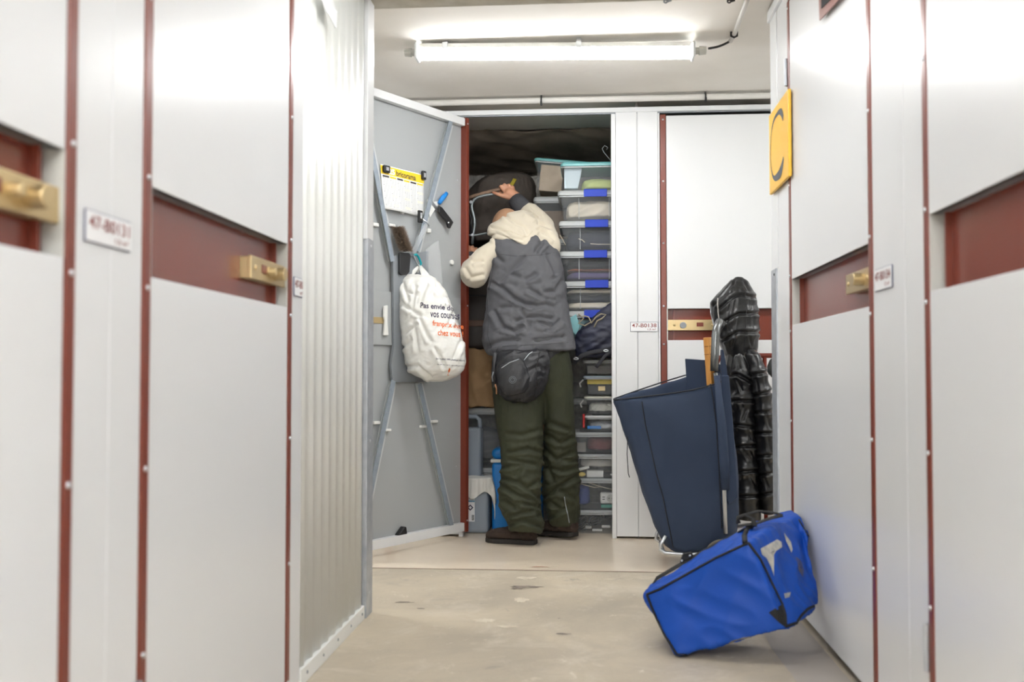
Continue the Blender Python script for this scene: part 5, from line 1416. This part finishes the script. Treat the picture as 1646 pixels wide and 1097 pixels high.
for x in (L_.x-.02, R_.x+.14):
    build('wheel', MB().cyl((x-.018, QY+.08, .09), (x+.018, QY+.08, .09), .088, n=30), M_rubber, parent=t, bevel=.008, seg=3)
build('axle', MB().cyl((L_.x-.03, QY+.08, .09), (R_.x+.15, QY+.08, .09), .008, n=12), M_galv, parent=t)

# black quilted down jacket hanging over the frame
def puffer_mat():
    m = mat('black_glossy_nylon', (20, 20, 22), .30, spec=.6, bump=.12, bscale=40)
    return m
M_puff = puffer_mat()
JY = 4.86
jk = thing('puffer_jacket', 'long black glossy quilted down jacket hanging with its hood up', 'jacket', at(1205, 838, Y=JY))
def quilt(z, step, ph=0.0):
    q = abs(math.sin(PI*(z/step+ph))); return q**.45
def jring(yl, xl, yr, xr, dr, Yo=0.0, e=2.2): return sring(yl, xl, yr, xr, JY+Yo, dr, 36, e)
hoodM = MB().loft([jring(446, 1182, 446, 1193, .015), jring(456, 1171, 454, 1202, .045), jring(470, 1158, 466, 1209, .075), jring(486, 1143, 480, 1215, .095), jring(502, 1143, 500, 1218, .105),
                   jring(520, 1146, 518, 1219, .11), jring(540, 1152, 540, 1219, .11), jring(560, 1160, 558, 1217, .10), jring(575, 1166, 572, 1215, .09)])
hood_sm = creases([[(1156, 497), (1176, 480), (1189, 474)], [(1189, 474), (1214, 479)], [(1160, 521), (1176, 511), (1187, 505)], [(1187, 505), (1218, 504)], [(1163, 548), (1176, 540), (1187, 534)], [(1187, 534), (1219, 535)], [.6, (1147, 492), (1163, 474), (1179, 456)]], w=2.6, D=.017, ridge=.6, sym=True)
hood_wr = creases([[(1183, 482), (1180, 500)], [(1176, 484), (1170, 508)], [(1205, 480), (1206, 498)], [(1196, 452), (1202, 468)], [(1181, 452), (1178, 470)], [(1183, 512), (1178, 530)], [(1170, 515), (1166, 535)], [(1210, 510), (1212, 530)], [(1182, 540), (1176, 558)], [(1203, 540), (1208, 556)]], w=1.8, D=.004, ridge=.6)
def hdisp(c, n):
    return hood_sm(c, n)+hood_wr(c, n)+.002*folds(c, (.4, 0, 1), 26, 5, 3)+.002*nz(c, 30, 3)
hoodJ = organic('hood', hoodM, M_puff, jk, voxel=.005, smooth=3, disp=hdisp)
bodyM = MB().loft([jring(562, 1176, 560, 1212, .05), jring(570, 1166, 568, 1218, .09), jring(590, 1164, 590, 1220, .11), jring(650, 1163, 650, 1218, .118), jring(700, 1166, 700, 1218, .118), jring(760, 1170, 760, 1220, .118), jring(815, 1174, 815, 1222, .118), jring(832, 1178, 834, 1222, .11)])
body_sm = creases([[1.2, (1166, 606), (1185, 602), (1207, 614)], [(1165, 645), (1210, 645)], [(1168, 682), (1211, 687)], [(1172, 719), (1215, 717)], [(1176, 760), (1217, 757)], [(1178, 798), (1220, 798)], [.6, (1178, 572), (1175, 590), (1172, 604)], [.6, (1192, 566), (1200, 580), (1206, 598)]], w=2.8, D=.020, ridge=.7, sym=True)
body_wr = creases([[(1180, 647), (1182, 656)], [(1190, 647), (1193, 655)], [(1200, 690), (1207, 704)], [(1183, 685), (1184, 692)], [(1193, 722), (1206, 740)], [(1205, 722), (1212, 735)], [(1190, 762), (1192, 770)], [(1205, 764), (1214, 780)], [(1186, 612), (1192, 628)], [(1200, 660), (1194, 675)], [(1184, 575), (1190, 596)]], w=1.8, D=.005, ridge=.7)
def bdisp(c, n):
    return body_sm(c, n)+body_wr(c, n)+.002*folds(c, (1, 0, .4), 30, 8, 4)+.003*nz(c, 14, 1)
bodyJ = organic('jacket_body', bodyM, M_puff, jk, voxel=.005, smooth=3, disp=bdisp)
sl = MB().loft([jring(563, 1196, 563, 1212, .05, -.05), jring(572, 1196, 570, 1221, .065, -.065), jring(598, 1203, 596, 1230, .072, -.075), jring(640, 1210, 640, 1240, .074, -.075), jring(700, 1212, 700, 1244, .072, -.07), jring(760, 1218, 760, 1246, .068, -.065), jring(810, 1222, 810, 1247, .060, -.06), jring(826, 1224, 826, 1245, .05, -.06)])
sl_sm = creases([[(1203, 604), (1230, 600)], [(1212, 636), (1240, 630)], [(1214, 664), (1242, 662)], [(1214, 697), (1243, 697)], [(1218, 734), (1244, 732)], [(1222, 764), (1245, 760)], [(1224, 796), (1245, 792)]], w=2.6, D=.017, ridge=.7, sym=True)
sl_wr = creases([[(1228, 606), (1232, 626)], [(1232, 668), (1238, 690)], [(1234, 702), (1238, 726)], [(1232, 740), (1238, 756)], [(1216, 610), (1220, 630)], [(1230, 770), (1236, 788)]], w=1.8, D=.005, ridge=.7)
def sdisp(c, n):
    return sl_sm(c, n)+sl_wr(c, n)+.002*folds(c, (.2, .3, 1), 28, 6, 12)+.0025*nz(c, 18, 6)
organic('sleeve', sl, M_puff, jk, voxel=.005, smooth=3, disp=sdisp)
hbj = bvh_of(hoodJ)
seam_on(hbj, 'hood_zip', [(1154, 480), (1154, 495), (1156, 512), (1158, 524)], .0028, mat('pale_zip', (190, 184, 178), .6), jk, off=.002)
seam_on(hbj, 'hood_edge', [(1142, 490), (1143, 505), (1147, 520), (1152, 535)], .0026, M_galv, jk, off=.001)
seam_on(hbj, 'hood_seam', [(1190, 448), (1198, 470), (1200, 500), (1198, 540), (1196, 565)], .0022, M_rubber, jk)
# carrying hook: the jacket's loop over a stud of the hand truck
build('hanging_loop', MB().tube([at(1192, 570, Y=JY+.08), at(1194, 566, Y=QY-.04), at(1196, 571, Y=QY-.013)], .006, 8), M_black, parent=jk, smooth=True)
# grey cloth scrap right of the frame
sc = MB().sphere(at(1243, 592, Y=4.93), (.026, .012, .045), 16, 10)
tag(organic('dark_glove', sc, mat('dark_grey_leather', (74, 76, 76), .5), None, voxel=.005, smooth=2, disp=lambda c, n: .006*folds(c, (1, 0, 1), 40, 8, 2)), 'dark grey glove stuck on the hand truck by the corner post', 'glove')

# shopping trolley, seen from its side
M_trol = mat('navy_polyester', (42, 56, 80), .75, bump=.12, bscale=500, rgb2=(38, 52, 76), vscale=4)
M_trin = mat('navy_inside', (20, 24, 34), .9)
TY = 4.56
tr = thing('shopping_trolley', 'navy blue shopping trolley bag on a silver two-wheeled frame', 'trolley', at(1125, 900, Z=0))
def tring(yl, xl, yr, xr, dr, e=4.0, n=48, Yo=0.0): return sring(yl, xl, yr, xr, TY+Yo, dr, n, e)
def tilt_rim(r, k=.20):
    yc = sum(p.y for p in r)/len(r); x0 = min(p.x for p in r); x1 = max(p.x for p in r)
    return [p+Vector((0, 0, k*(p.y-yc)*min(1.0, max(0, (p.x-x0)/(x1-x0)*1.6)))) for p in r]
rim_o = tilt_rim(tring(643, 987, 603, 1162, .160)); rim_i = tilt_rim(tring(646, 992, 607, 1157, .152))
outer = [tring(884, 1084, 884, 1148, .11), tring(878, 1072, 880, 1168, .135), tring(850, 1056, 856, 1182, .15), tring(815, 1042, 820, 1184, .155), tring(765, 1027, 775, 1182, .16), tring(720, 1013, 735, 1179, .165), tring(680, 1000, 690, 1174, .168), tring(652, 991, 650, 1169, .168), rim_o]
inner = [rim_i, tring(665, 1004, 640, 1156, .150), tring(760, 1030, 760, 1160, .14)]
body_t = MB().loft(outer+inner)
me = bpy.data.meshes.new('bag_body'); me.from_pydata([tuple(p) for p in body_t.v], [], body_t.f)
bag_t = link_mesh('bag_body', me, M_trol, tr, True)
s_ = bag_t.modifiers.new('s', 'SUBSURF'); s_.levels = 2; s_.render_levels = 2; s_.subdivision_type = 'CATMULL_CLARK'
dg = bpy.context.evaluated_depsgraph_get(); m2 = bpy.data.meshes.new_from_object(bag_t.evaluated_get(dg)); bag_t.modifiers.clear(); bag_t.data = m2
TM = wm(tr)
ns = [v.normal.copy() for v in m2.vertices]
for v, n_ in zip(m2.vertices, ns):
    c = TM @ v.co
    v.co = v.co + n_*(.004*folds(c, (.55, 0, 1), 12, 2.5, 2)+.0045*folds(c, (1, 0, -.75), 10, 2, 8)+.004*nz(c, 5, 3))
m2.polygons.foreach_set('use_smooth', [True]*len(m2.polygons))
tbv = bvh_of(bag_t)
M_pipe2 = mat('dark_piping', (24, 28, 38), .7)
seam_on(tbv, 'piping', [(1031, 640), (1037, 680), (1046, 720), (1056, 765), (1066, 800), (1074, 840), (1082, 880)], .0028, M_pipe2, tr, off=.001)
seam_on(tbv, 'piping', [(1139, 604), (1146, 640), (1151, 680), (1155, 740), (1158, 800), (1160, 850)], .0028, M_pipe2, tr, off=.001)
rimp = tilt_rim(tring(642.5, 986.5, 602.5, 1162.5, .161))
build('rim_binding', MB().tube(rimp, .0035, 6, closed=True), M_pipe2, parent=tr, smooth=True)
# flap and back of the cover standing above the opening
fp = [at(1105, 640, Y=TY+.12), at(1101, 577, Y=TY+.12), at(1145, 580, Y=TY+.12), at(1164, 590, Y=TY+.12), at(1166, 640, Y=TY+.12)]
build('cover_flap', MB().prism(fp, (0, -.012, 0)), M_trol, parent=tr, bevel=.003)
fp = [at(1160, 562, Y=TY-.02), at(1163, 563, Y=TY-.02), at(1168, 590, Y=TY-.02), at(1174, 640, Y=TY-.02), at(1160, 640, Y=TY-.02)]
build('back_sleeve', MB().prism(fp, (0, .05, 0)), M_trol, parent=tr, bevel=.003)
# loose drawstring at the front tip
build('drawstring', MB().tube([at(x, y, Y=TY-.10) for x, y in ((1007, 686), (1009, 700), (1008, 730), (1010, 762), (1012, 768))], .0022, 6), M_pipe2, parent=tr, smooth=True)
# frame: handle loop, uprights, base loop, wheels
M_dtube = mat('dark_chrome_tube', (118, 120, 120), .28, metal=.75)
HYa = TY-.10; HYb = TY+.10
hpts = [at(1148, 597, Y=HYa), at(1149, 570, Y=HYa), at(1150, 540, Y=HYa), at(1152, 527, Y=HYa+.01), at(1156, 518, Y=HYa+.04)]
hpts += [p_+Vector((0.026, (HYb-HYa)-2*(p_.y-HYa), 0)) for p_ in reversed(hpts)]
build('handle', MB().tube(hpts, .0175, 16), M_dtube, parent=tr, smooth=True)
for Yh in (HYa, HYb):
    up = [at(1148, 597, Y=HYa), at(1163, 790, Y=HYa), at(1167, 870, Y=HYa)]
    dy = Vector((0, Yh-HYa, 0))
    if Yh == HYa:
        up = [at(1150, 600, Y=HYa), at(1160, 700, Y=HYa-.07), at(1164, 790, Y=HYa-.075), at(1166, 858, Y=HYa-.05)]
        dy = Vector((0, 0, 0))
    build('upright', MB().tube([p_+dy for p_ in up], .0095, 12), M_steel, parent=tr, smooth=True)
build('upright_sleeve', MB().tube([at(x, y, Y=TY-.178) for x, y in ((1152, 604), (1160, 680), (1164, 740), (1166, 788))], [.012, .019, .021, .018], 16, r2=[.012, .015, .015, .013], flat=Vector((0, 1, 0))), M_trol, parent=tr, smooth=True)
build('side_wing', MB().prism([at(1160, 604, Y=TY-.165), at(1172, 604, Y=TY-.165), at(1180, 700, Y=TY-.165), at(1186, 800, Y=TY-.165), at(1172, 812, Y=TY-.165), at(1164, 790, Y=TY-.165)], (0, .02, 0)), M_trol, parent=tr, bevel=.004)
bl = [at(1070, 862, Y=TY-.14), at(1062, 876, Y=TY-.14), at(1061, 884, Y=TY-.14), at(1068, 889, Y=TY-.145), at(1100, 892, Y=TY-.145), at(1150, 890, Y=TY-.14), at(1166, 880, Y=TY-.14)]
build('base_loop', MB().tube(bl, .008, 12), M_steel, parent=tr, smooth=True)
build('base_loop', MB().tube([p_+Vector((0, .28, 0)) for p_ in bl], .008, 12), M_steel, parent=tr, smooth=True)
build('base_bar', MB().cyl(bl[3], bl[3]+Vector((0, .28, 0)), .007, n=12), M_steel, parent=tr, smooth=True)
for Yw in (TY-.175, TY+.175):
    wc = at(1160, 884, Y=Yw); R_w = wc.z-.001 if Yw < TY else .075
    R_w = .072; wc.z = R_w+.001
    w_ = build('wheel', MB().tube([wc+Vector((R_w*.88*math.cos(q), 0, R_w*.88*math.sin(q))) for q in [2*PI*k/36 for k in range(36)]], .009, 12, closed=True), mat('worn_tyre', (96, 88, 78), .85), parent=tr, smooth=True)
    build('rim', MB().cyl(wc-Vector((0, .006, 0)), wc+Vector((0, .006, 0)), R_w*.78, n=32), M_black, parent=w_, bevel=.002)
    build('hub', MB().cyl(wc-Vector((0, .012, 0)), wc+Vector((0, .012, 0)), .016, n=20), M_grey_pl, parent=w_, bevel=.002)
build('axle', MB().cyl((wc.x, TY-.17, wc.z), (wc.x, TY+.17, wc.z), .006, n=10), M_steel, parent=tr)
# wooden umbrella-like handle sticking out of the trolley
M_wood = mat('orange_wood', (204, 146, 74), .45, rgb2=(184, 124, 54), vscale=8, stretch=(4, 4, 1))
hp_ = [at(1143, 620, Y=TY+.03), at(1141, 590, Y=TY+.03), at(1139, 565, Y=TY+.03), at(1137.5, 543, Y=TY+.03)]
wh = thing('wooden_handle', 'orange wooden stick end poking up out of the navy trolley', 'stick', hp_[0])
build('stick', MB().tube(hp_, .021, 4, flat=Vector((0, 1, 0))), M_wood, parent=wh, bevel=.003)
for px, py in ((1138.5, 557), (1140, 570)):
    build('carved_ring', MB().tube([at(1132, py+.5, Y=TY+.012), at(1145, py-.5, Y=TY+.012)], .0016, 6), mat('dark_wood', (140, 88, 34), .6), parent=wh)

# blue insulated bag tipped against the right wall
M_bluebag = mat('royal_blue_coated_fabric', (8, 72, 170), .5, bump=.12, bscale=300, rgb2=(8, 68, 160), vscale=5, spec=.35)
M_bpipe = mat('black_binding', (16, 16, 18), .7)
A_ = at(1036, 957, Y=3.16); B_ = at(1088, 1055, Z=0.006); C_ = at(1262, 1014, Y=2.99); D_ = at(1201, 873, Y=3.04)
E_ = at(1317, 974, X=XR-.018); F_ = at(1319, 900, X=XR-.018); G_ = at(1282, 831, X=XR-.03)
Bk = Vector((.05, .34, .03))
A2 = at(1050, 941, Y=3.34); D2 = at(1206, 848, Y=3.24)
def lerp(a, b, t): return a+(b-a)*t
# hull through stacked profiles from left end (A/B) to right end (E/F/G)
def prof4(bot, top, botb, topb, bulge=0.0, n=9):
    pts = []
    for a, b in ((bot, top), (top, topb), (topb, botb), (botb, bot)):
        for k in range(n):
            pts.append(lerp(a, b, k/n))
    return pts
topback = Vector((0.03, .26, .055))
secs = []
for t_ in (0.0, .02, .15, .3, .45, .6, .75, .9, 1.0):
    bt, tp = lerp(B_, C_, t_), lerp(A_, D_, t_)
    bulg = math.sin(PI*t_)
    tb_ = tp+lerp(A2-A_, D2-D_, t_); bb = bt+Vector((.01, .24, .01+.02*t_))
    bb.z = max(bb.z, .008)
    secs.append(prof4(bt, tp, bb, tb_))
right_top = [(D_+Vector((.012, 0, .0)), C_+Vector((.004, .0, -.004))), (lerp(D_, G_, .33)+Vector((0, -.02, .012)), lerp(C_, E_, .30)+Vector((0, -.02, .0))), (lerp(D_, G_, .7)+Vector((0, -.01, .008)), lerp(C_, E_, .65)+Vector((0, -.012, .0))), (G_, E_), (lerp(G_, F_, .5)+Vector((.004, .03, .0)), E_+Vector((0.0, .04, .02)))]
for i, (tp, bt) in enumerate(right_top):
    dpth = (.21, .21, .19, .16, .10)[i]
    secs.append(prof4(bt, tp, bt+Vector((0, dpth, .02)), tp+Vector((0, dpth, (-.005, -.01, -.01, .0, .0)[i]))))
for s__ in secs:
    for p_ in s__: p_.x = min(p_.x, XR-.015)
bb_ = thing('insulated_bag', 'bright blue insulated bag with black binding tipped against the right wall', 'bag', B_)
def bbdisp(c, n):
    return .0075*folds(c, (.5, 0, 1), 9, 2, 2)+.005*folds(c, (1, 0, -.4), 18, 4, 5)+.008*nz(c, 6, 2)-.002
blue = organic('bag_body', MB().loft(secs), M_bluebag, bb_, voxel=.0065, smooth=3, disp=lambda c, n: min(bbdisp(c, n), (XR-.006-c.x)/max(n.x, .3) if n.x > .2 else 1) if c.z > .012 or n.z > -.5 else 0)
zmin = min(v.co.z for v in blue.data.vertices)+wm(bb_).translation.z
if zmin < .001:
    for v in blue.data.vertices:
        if v.co.z + bb_.location.z < .001: v.co.z = .001-bb_.location.z
bbv = bvh_of(blue)
def bpipe(pts, r=.0042, name='binding'): return seam_on(bbv, name, pts, r, M_bpipe, bb_, off=.001, n=8)
bpipe([(1040, 956), (1060, 948), (1100, 926), (1150, 898), (1197, 876), (1203, 874)])
bpipe([(1040, 957), (1050, 982), (1068, 1020), (1088, 1052)])
bpipe([(1203, 873), (1222, 900), (1240, 938), (1257, 972), (1262, 990), (1262, 1008)])
bpipe([(1262, 1008), (1280, 1002), (1288, 990), (1298, 980), (1314, 972)])
bpipe([(1284, 836), (1297, 858), (1306, 876)], .003)
bpipe([(1088, 1052), (1120, 1053), (1140, 1052)], .003)
bpipe([(1198, 874), (1197, 862), (1202, 850), (1214, 842)], .0085, 'strap')
# corner patch and straps
def patch(name, pts, m, off=.0015, nsub=1):
    W_ = []
    for x, y in pts:
        q = ray(x, y).normalized(); hit, nn, _, _ = bbv.ray_cast(Vector((0, 0, EYE)), q)
        if hit is None: continue
        if nn.dot(q) > 0: nn = -nn
        W_.append(hit+nn*off)
    if len(W_) < 3: return
    c_ = sum(W_, Vector())/len(W_)
    q = (c_-Vector((0, 0, EYE))).normalized(); hit, nn, _, _ = bbv.ray_cast(Vector((0, 0, EYE)), q)
    if hit is not None:
        if nn.dot(q) > 0: nn = -nn
        c_ = hit+nn*off
    # subdivided fan that follows the cloth
    mb = MB(); R = 7; n = len(W_); vs = [c_]
    for r in range(1, R+1):
        for p in W_:
            z = c_+(p-c_)*(r/R); q = (z-Vector((0, 0, EYE))).normalized(); hit, nn, _, _ = bbv.ray_cast(Vector((0, 0, EYE)), q)
            if hit is not None and (hit-z).length < .05:
                if nn.dot(q) > 0: nn = -nn
                z = hit+nn*off
            vs.append(z)
    fs = [(0, 1+k, 1+(k+1) % n) for k in range(n)]
    for r in range(R-1):
        for k in range(n):
            fs.append((1+r*n+k, 1+r*n+(k+1) % n, 1+(r+1)*n+(k+1) % n, 1+(r+1)*n+k))
    mb.add(vs, fs)
    return build(name, mb, m, parent=bb_, normals=False, smooth=True)
def dens(pts, k=4):
    o = []
    for a, b in zip(pts, pts[1:]+pts[:1]):
        for i in range(k): o.append((a[0]+(b[0]-a[0])*i/k, a[1]+(b[1]-a[1])*i/k))
    return o
patch('corner_patch', dens([(1236, 985), (1256, 972), (1263, 990), (1264, 1008), (1258, 1006)]), M_bpipe, .002)
M_decal = mat('worn_pale_print', (206, 200, 184), .6, rgb2=(150, 150, 150), vscale=30)
M_smudge = mat('brown_scuff', (92, 84, 84), .7, rgb2=(38, 66, 140), vscale=26)
patch('worn_print', dens([(1221, 883), (1238, 874), (1248, 868), (1255, 872), (1256, 880), (1248, 884), (1243, 893), (1243, 908), (1243, 927), (1238, 912), (1231, 898), (1224, 893)]), M_decal)
patch('worn_print', dens([(1259, 857), (1264, 864), (1270, 872), (1273, 884), (1271, 890), (1267, 880), (1262, 870)]), M_decal)
patch('worn_print', dens([(1259, 955), (1270, 953), (1268, 961), (1261, 963)]), M_decal)
patch('scuff', dens([(1278, 896), (1286, 902), (1291, 918), (1289, 929), (1283, 918)]), M_smudge)
M_wear = mat('worn_patch', (84, 84, 80), .8, rgb2=(150, 140, 122), vscale=40)
patch('scuff', dens([(1163, 1040), (1176, 1030), (1195, 1025), (1214, 1022), (1228, 1025), (1218, 1033), (1200, 1040), (1185, 1044), (1170, 1046)]), M_wear)
# carry handles and lid strap on the top side
def web(pts, r=.011, Y=3.2, name='carry_handle'):
    return build(name, MB().tube([at(x, y, Y=yy) for x, y, yy in pts], r, 8, r2=.0022, flat=Vector((0, -.35, 1))), M_bpipe, parent=bb_, smooth=True)
web([(1050, 938, 3.28), (1056, 930, 3.27), (1090, 910, 3.27), (1120, 893, 3.27), (1150, 876, 3.27), (1180, 860, 3.24), (1200, 848, 3.2)])
web([(1187, 842, 3.2), (1186, 832, 3.2), (1196, 828, 3.2), (1210, 834, 3.2), (1213, 846, 3.16)], .008)
web([(1196, 828, 3.24), (1220, 822, 3.26), (1240, 824, 3.26), (1256, 828, 3.22)], .008)
web([(1186, 846, 3.22), (1215, 842, 3.2), (1240, 833, 3.2), (1258, 829, 3.2)], .010)
mb = MB().prism([at(1093, 905, Y=3.27), at(1098, 890, Y=3.27), at(1112, 888, Y=3.27), at(1116, 896, Y=3.27), at(1100, 908, Y=3.27)], (0, .012, 0))
build('strap_tab', mb, M_bpipe, parent=bb_, bevel=.003)
for px, py in ((1109, 894), (1096, 902)):
    build('stud', MB().sphere(at(px, py, Y=3.265), (.004, .003, .004), 8, 6), M_steel, parent=bb_, smooth=True)
